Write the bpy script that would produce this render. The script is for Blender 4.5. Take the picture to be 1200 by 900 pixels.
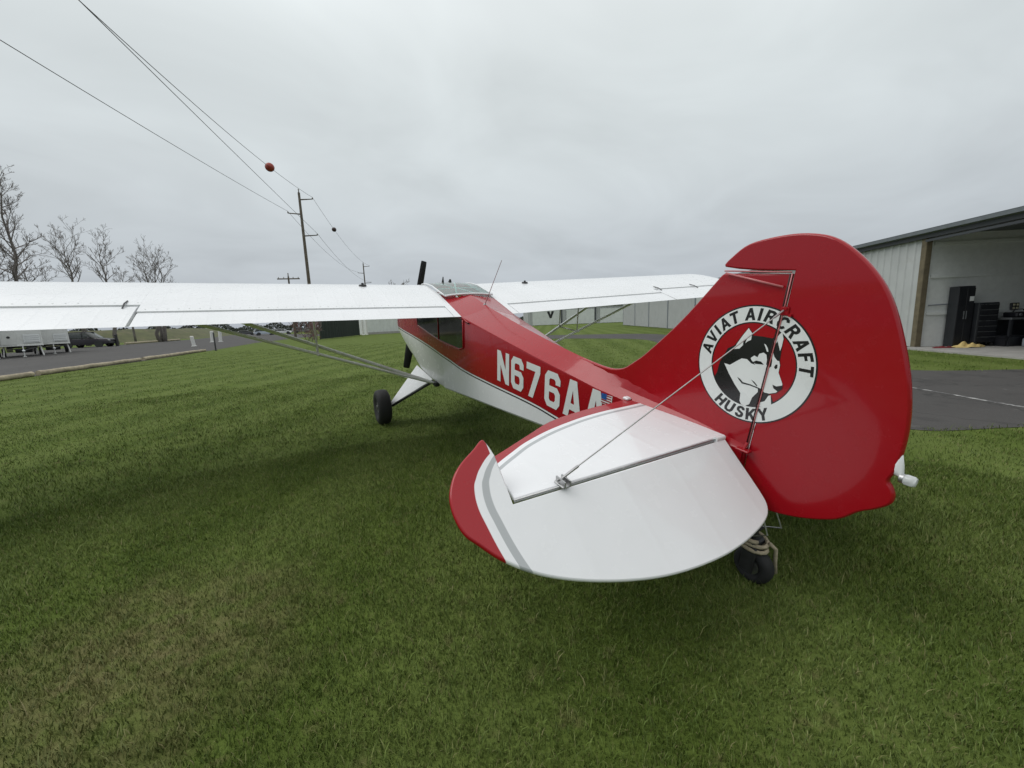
import bpy, math, random
import numpy as np
from mathutils import Vector, Matrix

for o in list(bpy.data.objects):
    bpy.data.objects.remove(o, do_unlink=True)
scene = bpy.context.scene
COL = scene.collection
R = math.radians

# ------------------------------------------------------------------ camera
CAM = Vector((-1.996, -1.291, 1.404))
yaw, pit, roll = R(28.157), R(9.021), R(2.221)
fw = Vector((math.sin(yaw) * math.cos(pit), math.cos(yaw) * math.cos(pit), -math.sin(pit)))
rt0 = Vector((math.cos(yaw), -math.sin(yaw), 0))
up0 = rt0.cross(fw)
rt = math.cos(roll) * rt0 - math.sin(roll) * up0
up = math.sin(roll) * rt0 + math.cos(roll) * up0
cd = bpy.data.cameras.new('camera')
cam = bpy.data.objects.new('camera', cd)
COL.objects.link(cam)
M = Matrix((rt, up, -fw)).transposed().to_4x4()
M.translation = CAM
cam.matrix_world = M
cd.sensor_fit = 'HORIZONTAL'
cd.angle = 2 * math.atan(600 / 471.243)
cd.clip_start = 0.05
cd.clip_end = 4000
scene.camera = cam

# ------------------------------------------------------------------ sky: overcast
SUN_EL, SUN_AZ = R(52), R(-60)      # azimuth from +Y, clockwise
world = bpy.data.worlds.new('World')
scene.world = world
world.use_nodes = True
wt = world.node_tree
wt.nodes.clear()
def WN(t, **k):
    n = wt.nodes.new(t)
    for a, b in k.items():
        setattr(n, a, b)
    return n
w_out = WN('ShaderNodeOutputWorld')
w_bg = WN('ShaderNodeBackground')
w_sky = WN('ShaderNodeTexSky')
w_sky.sky_type = 'NISHITA'
w_sky.sun_disc = False
w_sky.sun_elevation = SUN_EL
w_sky.sun_rotation = SUN_AZ
w_sky.dust_density = 4.0
w_tc = WN('ShaderNodeTexCoord')
w_sep = WN('ShaderNodeSeparateXYZ')
wt.links.new(w_tc.outputs['Generated'], w_sep.inputs[0])
# cloud-deck brightness by elevation (overcast: brighter towards the zenith)
w_ramp = WN('ShaderNodeValToRGB')
cr = w_ramp.color_ramp
cr.interpolation = 'B_SPLINE'
cr.elements[0].position = 0.0; cr.elements[0].color = (0.385, 0.420, 0.468, 1)
cr.elements[1].position = 1.0; cr.elements[1].color = (1.30, 1.34, 1.34, 1)
for p, c in ((0.12, (0.485, 0.525, 0.560, 1)), (0.30, (0.580, 0.625, 0.640, 1)), (0.55, (0.650, 0.700, 0.705, 1))):
    e = cr.elements.new(p); e.color = c
wt.links.new(w_sep.outputs['Z'], w_ramp.inputs[0])
# soft uneven cloud bases: project the direction on a flat cloud deck
w_add = WN('ShaderNodeMath', operation='ADD'); w_add.inputs[1].default_value = 0.22
wt.links.new(w_sep.outputs['Z'], w_add.inputs[0])
w_max = WN('ShaderNodeMath', operation='MAXIMUM'); w_max.inputs[1].default_value = 0.08
wt.links.new(w_add.outputs[0], w_max.inputs[0])
w_div = WN('ShaderNodeVectorMath', operation='DIVIDE')
w_cmb = WN('ShaderNodeCombineXYZ')
for i in range(3):
    wt.links.new(w_max.outputs[0], w_cmb.inputs[i])
wt.links.new(w_tc.outputs['Generated'], w_div.inputs[0])
wt.links.new(w_cmb.outputs[0], w_div.inputs[1])
w_n1 = WN('ShaderNodeTexNoise'); w_n1.inputs['Scale'].default_value = 1.25; w_n1.inputs['Detail'].default_value = 4; w_n1.inputs['Roughness'].default_value = 0.52; w_n1.inputs['Distortion'].default_value = 0.5
w_map = WN('ShaderNodeMapping'); w_map.inputs['Scale'].default_value = (1.0, 1.25, 1.0); w_map.inputs['Rotation'].default_value = (0, 0, 0.6); w_map.inputs['Location'].default_value = (2.3, 0.4, 0)
wt.links.new(w_div.outputs[0], w_map.inputs[0])
wt.links.new(w_map.outputs[0], w_n1.inputs['Vector'])
w_mr = WN('ShaderNodeMapRange')
w_mr.inputs[1].default_value = 0.28; w_mr.inputs[2].default_value = 0.72
w_mr.inputs[3].default_value = 0.90; w_mr.inputs[4].default_value = 1.10
wt.links.new(w_n1.outputs['Fac'], w_mr.inputs[0])
w_mul = WN('ShaderNodeVectorMath', operation='SCALE')
wt.links.new(w_ramp.outputs[0], w_mul.inputs[0])
wt.links.new(w_mr.outputs[0], w_mul.inputs['Scale'])
w_sc = WN('ShaderNodeVectorMath', operation='SCALE'); w_sc.inputs['Scale'].default_value = 0.08
wt.links.new(w_sky.outputs[0], w_sc.inputs[0])
w_mix = WN('ShaderNodeMix'); w_mix.data_type = 'RGBA'; w_mix.inputs['Factor'].default_value = 0.06
wt.links.new(w_mul.outputs[0], w_mix.inputs[6])
wt.links.new(w_sc.outputs[0], w_mix.inputs[7])
wt.links.new(w_mix.outputs[2], w_bg.inputs['Color'])
w_bg.inputs['Strength'].default_value = 1.0
wt.links.new(w_bg.outputs[0], w_out.inputs['Surface'])

sd = bpy.data.lights.new('sun', 'SUN')
sd.energy = 0.9
sd.angle = R(40)
sd.color = (1.0, 0.99, 0.97)
sun = bpy.data.objects.new('sun', sd)
COL.objects.link(sun)
sdir = Vector((math.sin(SUN_AZ) * math.cos(SUN_EL), math.cos(SUN_AZ) * math.cos(SUN_EL), math.sin(SUN_EL)))
sun.rotation_euler = sdir.to_track_quat('Z', 'Y').to_euler()
sun.location = sdir * 60

vs = scene.view_settings
vs.view_transform = 'Standard'
vs.look = 'None'
vs.exposure = 0.16
vs.gamma = 1.0
vs.use_curve_mapping = False
scene.render.engine = 'CYCLES'
scene.render.resolution_x, scene.render.resolution_y = 1024, 768
scene.cycles.max_bounces = 5
scene.cycles.transparent_max_bounces = 12

# ------------------------------------------------------------------ helpers
class MB:
    def __init__(s):
        s.v, s.f, s.m, s.flat = [], [], [], set()
    def add(s, vs_, fs, mi=0, flat=False):
        b = len(s.v)
        s.v += [tuple(p) for p in vs_]
        for f in fs:
            if flat: s.flat.add(len(s.f))
            s.f.append(tuple(b + i for i in f)); s.m.append(mi)
        return s
    def box(s, lo, hi, mi=0, mat=None, bev=0.0):
        (x0, y0, z0), (x1, y1, z1) = lo, hi
        if bev <= 0:
            vs_ = [(x0, y0, z0), (x1, y0, z0), (x1, y1, z0), (x0, y1, z0), (x0, y0, z1), (x1, y0, z1), (x1, y1, z1), (x0, y1, z1)]
            fs = [(0, 3, 2, 1), (4, 5, 6, 7), (0, 1, 5, 4), (1, 2, 6, 5), (2, 3, 7, 6), (3, 0, 4, 7)]
        else:
            b = min(bev, (x1 - x0) * .45, (y1 - y0) * .45, (z1 - z0) * .45)
            def ring(i, z):
                return [(x0 + i + b, y0 + i, z), (x1 - i - b, y0 + i, z), (x1 - i, y0 + i + b, z), (x1 - i, y1 - i - b, z), (x1 - i - b, y1 - i, z), (x0 + i + b, y1 - i, z), (x0 + i, y1 - i - b, z), (x0 + i, y0 + i + b, z)]
            vs_ = ring(b * .9, z0) + ring(0, z0 + b) + ring(0, z1 - b) + ring(b * .9, z1)
            fs = [tuple(reversed(range(8))), tuple(range(24, 32))]
            for k in range(3):
                for i in range(8):
                    j = (i + 1) % 8
                    fs.append((k * 8 + i, k * 8 + j, k * 8 + 8 + j, k * 8 + 8 + i))
        if mat is not None: vs_ = [tuple(mat @ Vector(p)) for p in vs_]
        return s.add(vs_, fs, mi, flat=True)
    def tube(s, path, r, n=8, mi=0, caps=True, flatten=None):
        pts_ = [Vector(p) for p in path]
        rs = r if isinstance(r, (list, tuple)) else [r] * len(pts_)
        vs_, fs = [], []
        t0 = (pts_[1] - pts_[0]).normalized()
        ref = Vector((0, 0, 1)) if abs(t0.z) < .9 else Vector((1, 0, 0))
        if flatten: ref = Vector(flatten[0])
        for i, p in enumerate(pts_):
            a = pts_[max(i - 1, 0)]; b = pts_[min(i + 1, len(pts_) - 1)]
            t = (b - a).normalized()
            u = (ref - t * ref.dot(t)).normalized()
            w = t.cross(u)
            ref = u
            k = flatten[1] if flatten else 1.0
            for j in range(n):
                an = 2 * math.pi * j / n
                vs_.append(p + (u * math.cos(an) * k + w * math.sin(an)) * rs[i])
        for i in range(len(pts_) - 1):
            for j in range(n):
                k = (j + 1) % n
                fs.append((i * n + j, i * n + k, (i + 1) * n + k, (i + 1) * n + j))
        if caps:
            fs.append(tuple(reversed(range(n))))
            fs.append(tuple((len(pts_) - 1) * n + j for j in range(n)))
        return s.add(vs_, fs, mi)
    def loft(s, rings, mi=0, caps=True, closed=True):
        n = len(rings[0]); vs_ = [p for r_ in rings for p in r_]; fs = []
        for i in range(len(rings) - 1):
            for j in range(n if closed else n - 1):
                k = (j + 1) % n
                fs.append((i * n + j, i * n + k, (i + 1) * n + k, (i + 1) * n + j))
        if caps and closed:
            fs.append(tuple(reversed(range(n))))
            fs.append(tuple((len(rings) - 1) * n + j for j in range(n)))
        return s.add(vs_, fs, mi)
    def lathe(s, prof, n=24, axis='x', center=(0, 0, 0), mi=0):
        rings = []
        for (h, r_) in prof:
            ring = []
            for j in range(n):
                a = 2 * math.pi * j / n
                c, d = r_ * math.cos(a), r_ * math.sin(a)
                p = (h, c, d) if axis == 'x' else ((d, h, c) if axis == 'y' else (c, d, h))
                ring.append((p[0] + center[0], p[1] + center[1], p[2] + center[2]))
            rings.append(ring)
        return s.loft(rings, mi)
    def build(s, name, mats, parent=None, smooth=False, angle=None):
        me = bpy.data.meshes.new(name)
        me.from_pydata(s.v, [], s.f)
        for m in (mats if isinstance(mats, (list, tuple)) else [mats]):
            me.materials.append(m)
        for i, p in enumerate(me.polygons):
            p.material_index = s.m[i]
            p.use_smooth = smooth and i not in s.flat
        me.update()
        fix_normals(me)
        if angle is not None: me.set_sharp_from_angle(angle=R(angle))
        if s.flat and smooth:
            fe = set()
            for i in s.flat:
                me.polygons[i].use_smooth = False
                fe.update(me.polygons[i].edge_keys)
            for ed in me.edges:
                if ed.key in fe: ed.use_edge_sharp = True
        o = bpy.data.objects.new(name, me)
        COL.objects.link(o)
        if parent is not None: o.parent = parent
        return o

import bmesh
def fix_normals(me):
    bm = bmesh.new(); bm.from_mesh(me)
    bmesh.ops.recalc_face_normals(bm, faces=bm.faces)
    bm.to_mesh(me); bm.free()

def tag(o, label, cat, group=None):
    o['label'] = label; o['category'] = cat
    if group: o['group'] = group
    return o
def struct(o, label=None):
    o['kind'] = 'structure'
    if label: o['label'] = label
    return o
def empty(name, loc=(0, 0, 0), rz=0.0):
    o = bpy.data.objects.new(name, None)
    o.empty_display_size = 0.2
    COL.objects.link(o)
    o.location = loc; o.rotation_euler = (0, 0, rz)
    return o
def copy_tree(o, parent=None):
    c = o.copy(); COL.objects.link(c); c.parent = parent
    for ch in o.children: copy_tree(ch, c)
    return c
def smooth_curve(pts_, n=8, closed=False):
    P = [Vector(p) for p in pts_]; out = []
    N = len(P)
    for i in range(N if closed else N - 1):
        if closed: a, b, c, d = P[(i - 1) % N], P[i], P[(i + 1) % N], P[(i + 2) % N]
        else: a, b, c, d = P[max(i - 1, 0)], P[i], P[i + 1], P[min(i + 2, N - 1)]
        for k in range(n):
            t = k / n
            out.append(0.5 * ((2 * b) + (c - a) * t + (2 * a - 5 * b + 4 * c - d) * t * t + (3 * b - a - 3 * c + d) * t ** 3))
    if not closed: out.append(P[-1])
    return out
def interp(x, xs, ys):
    return float(np.interp(x, xs, ys))

# ------------------------------------------------------------------ materials
def newmat(name):
    m = bpy.data.materials.new(name); m.use_nodes = True
    nt = m.node_tree; b = nt.nodes['Principled BSDF']
    return m, nt, b
def N(nt, t, **k):
    n = nt.nodes.new(t)
    for a, v in k.items(): setattr(n, a, v)
    return n
def setin(n, **k):
    for a, v in k.items():
        n.inputs[a.replace('_', ' ')].default_value = v
def coord(nt, kind='Object'):
    if kind == 'World':
        return N(nt, 'ShaderNodeNewGeometry').outputs['Position']
    return N(nt, 'ShaderNodeTexCoord').outputs[kind]
def noise(nt, vec, scale, detail=4, rough=.5, dist=0.0):
    n = N(nt, 'ShaderNodeTexNoise')
    n.inputs['Scale'].default_value = scale; n.inputs['Detail'].default_value = detail
    n.inputs['Roughness'].default_value = rough; n.inputs['Distortion'].default_value = dist
    nt.links.new(vec, n.inputs['Vector'])
    return n.outputs['Fac']
def rng(nt, val, a, b, c, d):
    n = N(nt, 'ShaderNodeMapRange')
    for i, v in enumerate((a, b, c, d)): n.inputs[i + 1].default_value = v
    nt.links.new(val, n.inputs[0])
    return n.outputs[0]
def mixc(nt, fac, c1, c2, blend='MIX'):
    n = N(nt, 'ShaderNodeMix'); n.data_type = 'RGBA'; n.blend_type = blend
    if hasattr(fac, 'links') or not isinstance(fac, (int, float)): nt.links.new(fac, n.inputs[0])
    else: n.inputs[0].default_value = fac
    for i, c in ((6, c1), (7, c2)):
        if isinstance(c, tuple): n.inputs[i].default_value = (*c[:3], 1)
        else: nt.links.new(c, n.inputs[i])
    return n.outputs[2]
def math_(nt, op, a, b=None):
    n = N(nt, 'ShaderNodeMath', operation=op)
    for i, v in ((0, a), (1, b)):
        if v is None: continue
        if isinstance(v, (int, float)): n.inputs[i].default_value = v
        else: nt.links.new(v, n.inputs[i])
    return n.outputs[0]
def bump(nt, b, h, strength=.3, dist=.01):
    n = N(nt, 'ShaderNodeBump'); n.inputs['Strength'].default_value = strength; n.inputs['Distance'].default_value = dist
    nt.links.new(h, n.inputs['Height']); nt.links.new(n.outputs[0], b.inputs['Normal'])
def simple(name, col, rough=.5, metal=0.0, var=.12, scale=6.0, bmp=0.0, coat=0.0, spec=.5, kind='Object', dirt=None):
    m, nt, b = newmat(name)
    v = coord(nt, kind)
    n = noise(nt, v, scale, 5, .6)
    c = mixc(nt, rng(nt, n, .3, .7, 0, 1), tuple(x * (1 - var) for x in col), tuple(min(1, x * (1 + var)) for x in col))
    if dirt:
        d = noise(nt, v, dirt[1], 6, .65)
        c = mixc(nt, rng(nt, d, dirt[2], dirt[2] + .15, 0, dirt[3]), c, dirt[0])
    nt.links.new(c, b.inputs['Base Color'])
    nt.links.new(rng(nt, n, .3, .7, max(0, rough - .06), rough + .06), b.inputs['Roughness'])
    setin(b, Metallic=metal); b.inputs['Specular IOR Level'].default_value = spec
    if coat:
        b.inputs['Coat Weight'].default_value = coat; b.inputs['Coat Roughness'].default_value = .08
    if bmp: bump(nt, b, noise(nt, v, scale * 6, 4, .6), bmp, .01)
    return m

RED = (0.330, 0.0045, 0.0115)
WHITE = (0.79, 0.80, 0.815)
GREY = (0.42, 0.44, 0.45)
BLACK = (0.012, 0.012, 0.014)
def curve_val(nt, val, pts_):
    """piecewise map of a coordinate through a float curve"""
    xs = [p[0] for p in pts_]; ys = [p[1] for p in pts_]
    x0, x1, y0, y1 = min(xs), max(xs), min(ys), max(ys)
    n = N(nt, 'ShaderNodeFloatCurve')
    c = n.mapping.curves[0]
    q = [((x - x0) / (x1 - x0), (y - y0) / (y1 - y0)) for x, y in sorted(pts_)]
    c.points[0].location = q[0]; c.points[1].location = q[-1]
    for p in q[1:-1]: c.points.new(*p)
    n.mapping.update()
    nt.links.new(rng(nt, val, x0, x1, 0, 1), n.inputs['Value'])
    return rng(nt, n.outputs[0], 0, 1, y0, y1)
def paint(name, layers, base, rough=.22, coat=.4, wrinkle=0.0, ribs=None):
    """painted aircraft skin; layers: (axis_a, axis_b, curve a->b, [(offset0, offset1, colour)])"""
    m, nt, b = newmat(name)
    v = coord(nt)
    sep = N(nt, 'ShaderNodeSeparateXYZ'); nt.links.new(v, sep.inputs[0])
    col = mixc(nt, 0.0, base, base)
    for (a, bx, pts_, bands) in layers:
        d = math_(nt, 'SUBTRACT', sep.outputs[bx], curve_val(nt, sep.outputs[a], pts_))
        for (o0, o1, c) in bands:
            e = 0.0012
            f = math_(nt, 'MULTIPLY', rng(nt, d, o0 - e, o0 + e, 0, 1), rng(nt, d, o1 - e, o1 + e, 1, 0))
            col = mixc(nt, f, col, c)
    n = noise(nt, v, 2.2, 3, .6)
    g = noise(nt, v, 14.0, 3, .7)
    col = mixc(nt, rng(nt, n, .35, .75, 0, .09), col, (.30, .29, .26), 'MULTIPLY')
    col = mixc(nt, rng(nt, g, .66, .8, 0, .02), col, (.30, .28, .24))
    nt.links.new(col, b.inputs['Base Color'])
    nt.links.new(rng(nt, g, .3, .7, rough - .04, rough + .08), b.inputs['Roughness'])
    b.inputs['Coat Weight'].default_value = coat; b.inputs['Coat Roughness'].default_value = .05
    b.inputs['Specular IOR Level'].default_value = .25
    if wrinkle or ribs:
        h = noise(nt, v, 1.6, 2, .4)
        if ribs:
            w = math_(nt, 'SINE', math_(nt, 'MULTIPLY', sep.outputs[ribs[0]], 2 * math.pi / ribs[1]))
            h = math_(nt, 'ADD', math_(nt, 'MULTIPLY', math_(nt, 'POWER', math_(nt, 'ABSOLUTE', w), 60.0), ribs[2]), h)
        bump(nt, b, h, wrinkle, .02)
    return m

# body frame of the aeroplane used below: X right, Y forward, Z up
FUS_CURVE = [(-0.3, -0.50), (0.5, -0.42), (1.4, -0.337), (1.73, -0.316), (2.3, -0.311), (2.8, -0.305), (3.44, -0.252), (4.43, -0.196), (5.16, -0.188), (6.2, -0.20)]
M_RED = paint('red_paint', [], RED, wrinkle=.03, coat=.4)
M_WHITE = paint('white_paint', [], WHITE, wrinkle=.08)
M_WING = paint('white_wing_skin', [], WHITE, rough=.28, wrinkle=.16, ribs=(0, .36, .5))
M_FUS = paint('red_white_fuselage_paint', [(1, 2, FUS_CURVE, [(-9, 0.0, WHITE), (-.030, -.016, BLACK), (.0, .004, BLACK)])], RED, wrinkle=.22)
STAB_E = [(0.0, .690), (.135, .683), (.362, .668), (.631, .633), (.80, .580), (.942, .509), (1.10, .430), (1.263, .343)]
STAB_PAINT = [(0, .585), (.135, .582), (.421, .574), (.701, .527), (.98, .435), (1.147, .345), (1.28, .262)]
ELEV_PAINT = [(-.30, 1.395), (-.193, 1.432), (-.05, 1.457), (0.02, 1.464), (.085, 1.455), (.128, 1.433), (.177, 1.39), (.215, 1.340)]
def mirror(pts_, axis): return [((-x, y) if axis == 0 else (x, -y)) for x, y in pts_]
M_STAB = {}; M_ELEV = {}
for sgn in (-1, 1):
    sp = STAB_PAINT if sgn > 0 else mirror(STAB_PAINT, 0)
    M_STAB[sgn] = paint('stabilizer_paint', [(0, 1, sp, [(0.0, 9, RED), (-.050, -.027, GREY)])], WHITE, wrinkle=.10, ribs=(0, .64, .35))
    ep = ELEV_PAINT if sgn > 0 else mirror(ELEV_PAINT, 1)
    bands = [(0.0, 9, RED), (-.062, -.032, GREY)] if sgn > 0 else [(-9, 0.0, RED), (.032, .062, GREY)]
    M_ELEV[sgn] = paint('elevator_paint', [(1, 0, ep, bands)], WHITE, wrinkle=.10, ribs=(0, .64, .35))
M_DECALW = simple('white_decal', (.74, .76, .76), .3, var=.05, coat=.3)
M_DECALB = simple('black_decal', (.008, .008, .010), .3, var=.2, coat=.3)
M_DECALG = simple('grey_decal', (.07, .075, .08), .35, var=.1)
M_BLUE = simple('blue_decal', (.02, .10, .35), .35, var=.3, scale=60)
M_TYRE = simple('tyre_rubber', (.014, .014, .015), .75, var=.3, scale=20, bmp=.2)
M_METAL = simple('bare_metal', (.42, .42, .42), .35, metal=.9, var=.15, scale=30)
M_DKMETAL = simple('dark_metal', (.05, .05, .052), .45, metal=.5, var=.2, scale=20)
M_PROP = simple('propeller_black', (.010, .010, .012), .35, var=.2)
M_STRUT = simple('strut_paint', (.86, .86, .84), .25, var=.05, coat=1.0)
M_GAP = simple('gap_dark', (.035, .004, .005), .5, var=.2)
M_REDGLINT = simple('red_glint', (.55, .16, .17), .3, var=.1, coat=.4)  # red paled so the highlight on edges and rod sits in the colour
m, nt, b = newmat('smoked_window'); M_WINDOW = m
setin(b, Roughness=.06); b.inputs['Specular IOR Level'].default_value = .6
_n = noise(nt, coord(nt), 9, 6, .7)
nt.links.new(mixc(nt, rng(nt, _n, .35, .65, 0, 1), (.010, .014, .013), (.050, .060, .055)), b.inputs['Base Color'])
m, nt, b = newmat('green_skylight_glass'); M_GLASS = m
setin(b, Roughness=.05); b.inputs['Base Color'].default_value = (.42, .66, .62, 1)
b.inputs['Transmission Weight'].default_value = .75; b.inputs['IOR'].default_value = 1.2
m, nt, b = newmat('clear_lens'); M_LENS = m
setin(b, Roughness=.15); b.inputs['Base Color'].default_value = (.8, .82, .82, 1); b.inputs['Transmission Weight'].default_value = .45

# lawn colours shared by the soil sheet and the blades
def lawn_colour(nt, pos, dark=1.0):
    sep = N(nt, 'ShaderNodeSeparateXYZ'); nt.links.new(pos, sep.inputs[0])
    # mowing bands
    u = math_(nt, 'SUBTRACT', math_(nt, 'MULTIPLY', sep.outputs[0], .83), math_(nt, 'MULTIPLY', sep.outputs[1], .557))
    u = math_(nt, 'ADD', u, math_(nt, 'MULTIPLY', noise(nt, pos, .5, 2), .5))
    st = rng(nt, math_(nt, 'SINE', math_(nt, 'MULTIPLY', u, 2 * math.pi / 1.45)), -.8, .8, 0, 1)
    n1 = noise(nt, pos, .45, 2, .6); n2 = noise(nt, pos, 2.6, 3, .65); n3 = noise(nt, pos, 9.0, 2, .6)
    g1 = tuple(x * dark for x in (.062, .094, .0160)); g2 = tuple(x * dark for x in (.108, .150, .030)); straw = tuple(x * dark for x in (.170, .150, .070))
    c = mixc(nt, rng(nt, n2, .32, .68, 0, 1), g1, g2)
    c = mixc(nt, rng(nt, n1, .35, .65, 0, .5), c, tuple(x * dark for x in (.074, .106, .022)))
    c = mixc(nt, math_(nt, 'MULTIPLY', st, .45), c, tuple(x * dark for x in (.138, .178, .048)))
    # worn straw-coloured patch near the camera and scattered thin spots
    dx = math_(nt, 'SUBTRACT', sep.outputs[0], -2.72); dy = math_(nt, 'SUBTRACT', sep.outputs[1], .88)
    r2 = math_(nt, 'ADD', math_(nt, 'MULTIPLY', dx, dx), math_(nt, 'MULTIPLY', dy, dy))
    patch = rng(nt, math_(nt, 'ADD', r2, math_(nt, 'MULTIPLY', n2, 1.0)), .42, 1.15, .85, 0)
    spots = rng(nt, n3, .60, .78, 0, .55)
    c = mixc(nt, math_(nt, 'MAXIMUM', math_(nt, 'MULTIPLY', patch, rng(nt, n3, .35, .6, .25, 1)), spots), c, straw)
    return c, n2, n3
m, nt, b = newmat('lawn_ground'); M_LAWN = m
c, n2, n3 = lawn_colour(nt, coord(nt, 'World'), 1.0)
nt.links.new(c, b.inputs['Base Color']); setin(b, Roughness=.9); b.inputs['Specular IOR Level'].default_value = .1
bump(nt, b, noise(nt, coord(nt, 'World'), 30, 3, .8), .7, .03)
m, nt, b = newmat('grass_blade'); M_BLADE = m
c, n2, n3 = lawn_colour(nt, coord(nt, 'World'), 1.45)
at = N(nt, 'ShaderNodeAttribute'); at.attribute_name = 'tone'
c = mixc(nt, rng(nt, at.outputs['Fac'], 0, .75, .75, 0), c, (.034, .058, .010))
c = mixc(nt, rng(nt, at.outputs['Fac'], .82, 1, 0, .75), c, (.24, .205, .105))
nt.links.new(c, b.inputs['Base Color']); setin(b, Roughness=.55); b.inputs['Specular IOR Level'].default_value = .25
b.inputs['Subsurface Weight'].default_value = 0.0

def asphalt(name, col):
    m, nt, b = newmat(name)
    v = coord(nt, 'World')
    n1 = noise(nt, v, .35, 6, .65); n2 = noise(nt, v, 60, 3, .7); n3 = noise(nt, v, 3, 6, .7)
    c = mixc(nt, rng(nt, n1, .3, .7, 0, 1), tuple(x * .75 for x in col), tuple(x * 1.25 for x in col))
    c = mixc(nt, rng(nt, n2, .4, .75, 0, .35), c, tuple(x * 2.2 for x in col))
    c = mixc(nt, rng(nt, n3, .60, .72, 0, .35), c, (.16, .155, .145))
    vo = N(nt, 'ShaderNodeTexVoronoi'); vo.feature = 'DISTANCE_TO_EDGE'; vo.inputs['Scale'].default_value = .55
    wv = N(nt, 'ShaderNodeVectorMath', operation='ADD'); ns = N(nt, 'ShaderNodeTexNoise'); ns.inputs['Scale'].default_value = 1.6; ns.inputs['Detail'].default_value = 3
    nt.links.new(v, ns.inputs['Vector']); nt.links.new(v, wv.inputs[0]); nt.links.new(ns.outputs['Color'], wv.inputs[1]); nt.links.new(wv.outputs[0], vo.inputs['Vector'])
    c = mixc(nt, rng(nt, vo.outputs['Distance'], .004, .016, .8, 0), c, (.018, .018, .016))
    n4 = noise(nt, v, 1.1, 3, .6)
    c = mixc(nt, rng(nt, n4, .58, .66, 0, .55), c, tuple(x * .55 for x in col))
    nt.links.new(c, b.inputs['Base Color']); setin(b, Roughness=.85)
    bump(nt, b, n2, .4, .006)
    return m
M_ASPH = asphalt('asphalt', (.041, .038, .036))
M_CONC = simple('concrete', (.33, .32, .30), .85, var=.15, scale=2, bmp=.2, kind='World')
m, nt, b = newmat('worn_road_paint'); M_LINE = m
_p = coord(nt, 'World'); _n = noise(nt, _p, 6, 6, .75)
nt.links.new(mixc(nt, rng(nt, _n, .47, .60, 0, 1), (.06, .058, .058), (.40, .40, .385)), b.inputs['Base Color']); setin(b, Roughness=.8)

# ------------------------------------------------------------------ ground
HD = Vector((.545, .838, 0)).normalized()          # along the hangar front
HN = Vector((HD.y, -HD.x, 0))                      # into the hangar
HO = Vector((15.74, 4.03, 0))                      # foot of the door post
def hp(t, mm, z=0): return HO + HD * t + HN * mm + Vector((0, 0, z))

g = MB()
S = 1800
g.add([(-S, -S, 0), (S, -S, 0), (S, S, 0), (-S, S, 0)], [(0, 1, 2, 3)])
struct(g.build('ground', M_LAWN), 'mown green lawn with worn straw-coloured patches')

def flatpoly(name, pts_, z, mat):
    mb = MB(); mb.add([(x, y, z) for x, y in pts_], [tuple(range(len(pts_)))])
    return mb.build(name, mat)
LOT = [(-60, -30), (-19.5, -30), (-15.2, 2), (-11.15, 18.6), (-9.0, 27.5), (-7.55, 36.2), (-5.7, 51), (-2.5, 63), (2.5, 76), (4.5, 90), (-6, 140), (-14, 190), (-26, 190), (-19.5, 130), (-20.8, 98), (-23.8, 79), (-28.2, 73.5), (-29, 62), (-31, 57), (-60, 56)]
struct(flatpoly('parking_lot', LOT, .006, M_ASPH), 'dark asphalt lot and road beyond the timber edging')
near_edge = smooth_curve([(9.8, -3.0), (6.6, -1.0), (5.0, -.12), (4.1, .40), (4.3, 1.1), (6.2, 3.6), (13.2, 12.0), (15.8, 15.8), (15.4, 19.4), (13.6, 23.4), (13.2, 26), (14.6, 33), (19, 44)], 6)
far_edge = smooth_curve([(23, 42), (18.5, 33), (17.4, 28.0), (21.2, 21.4), (19.6, 16.6), (14.0, 8.0), (10.3, 3.4), (9.7, 2.2), (11.3, .8), (16, -2.3)], 6)
TAXI = [(p.x, p.y) for p in near_edge] + [(p.x, p.y) for p in far_edge]
struct(flatpoly('taxiway', TAXI, .006, M_ASPH), 'worn dark asphalt taxi lane in front of the hangars')
mb = MB()
for a, b_ in (((6.0, -.62), (7.45, 1.90)), ((7.7, 2.3), (10.2, 5.9))):
    A = Vector((*a, .010)); B = Vector((*b_, .010)); d = (B - A).normalized(); nrm = Vector((d.y, -d.x, 0)) * .035
    mb.add([A - nrm, A + nrm, B + nrm, B - nrm], [(0, 1, 2, 3)])
struct(mb.build('lane_line', M_LINE), 'worn white painted line on the taxi lane')

# ------------------------------------------------------------------ aeroplane (body frame: X right, Y forward, Z up)
TH, BANK, H0 = R(8.494), R(1.364), 0.741
plane = empty('airplane')
plane.location = (0, 0, H0)
plane.rotation_euler = (TH, -BANK, 0)
tag(plane, 'red and white high-wing tailwheel airplane parked on the lawn, seen from its tail', 'airplane')

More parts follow.
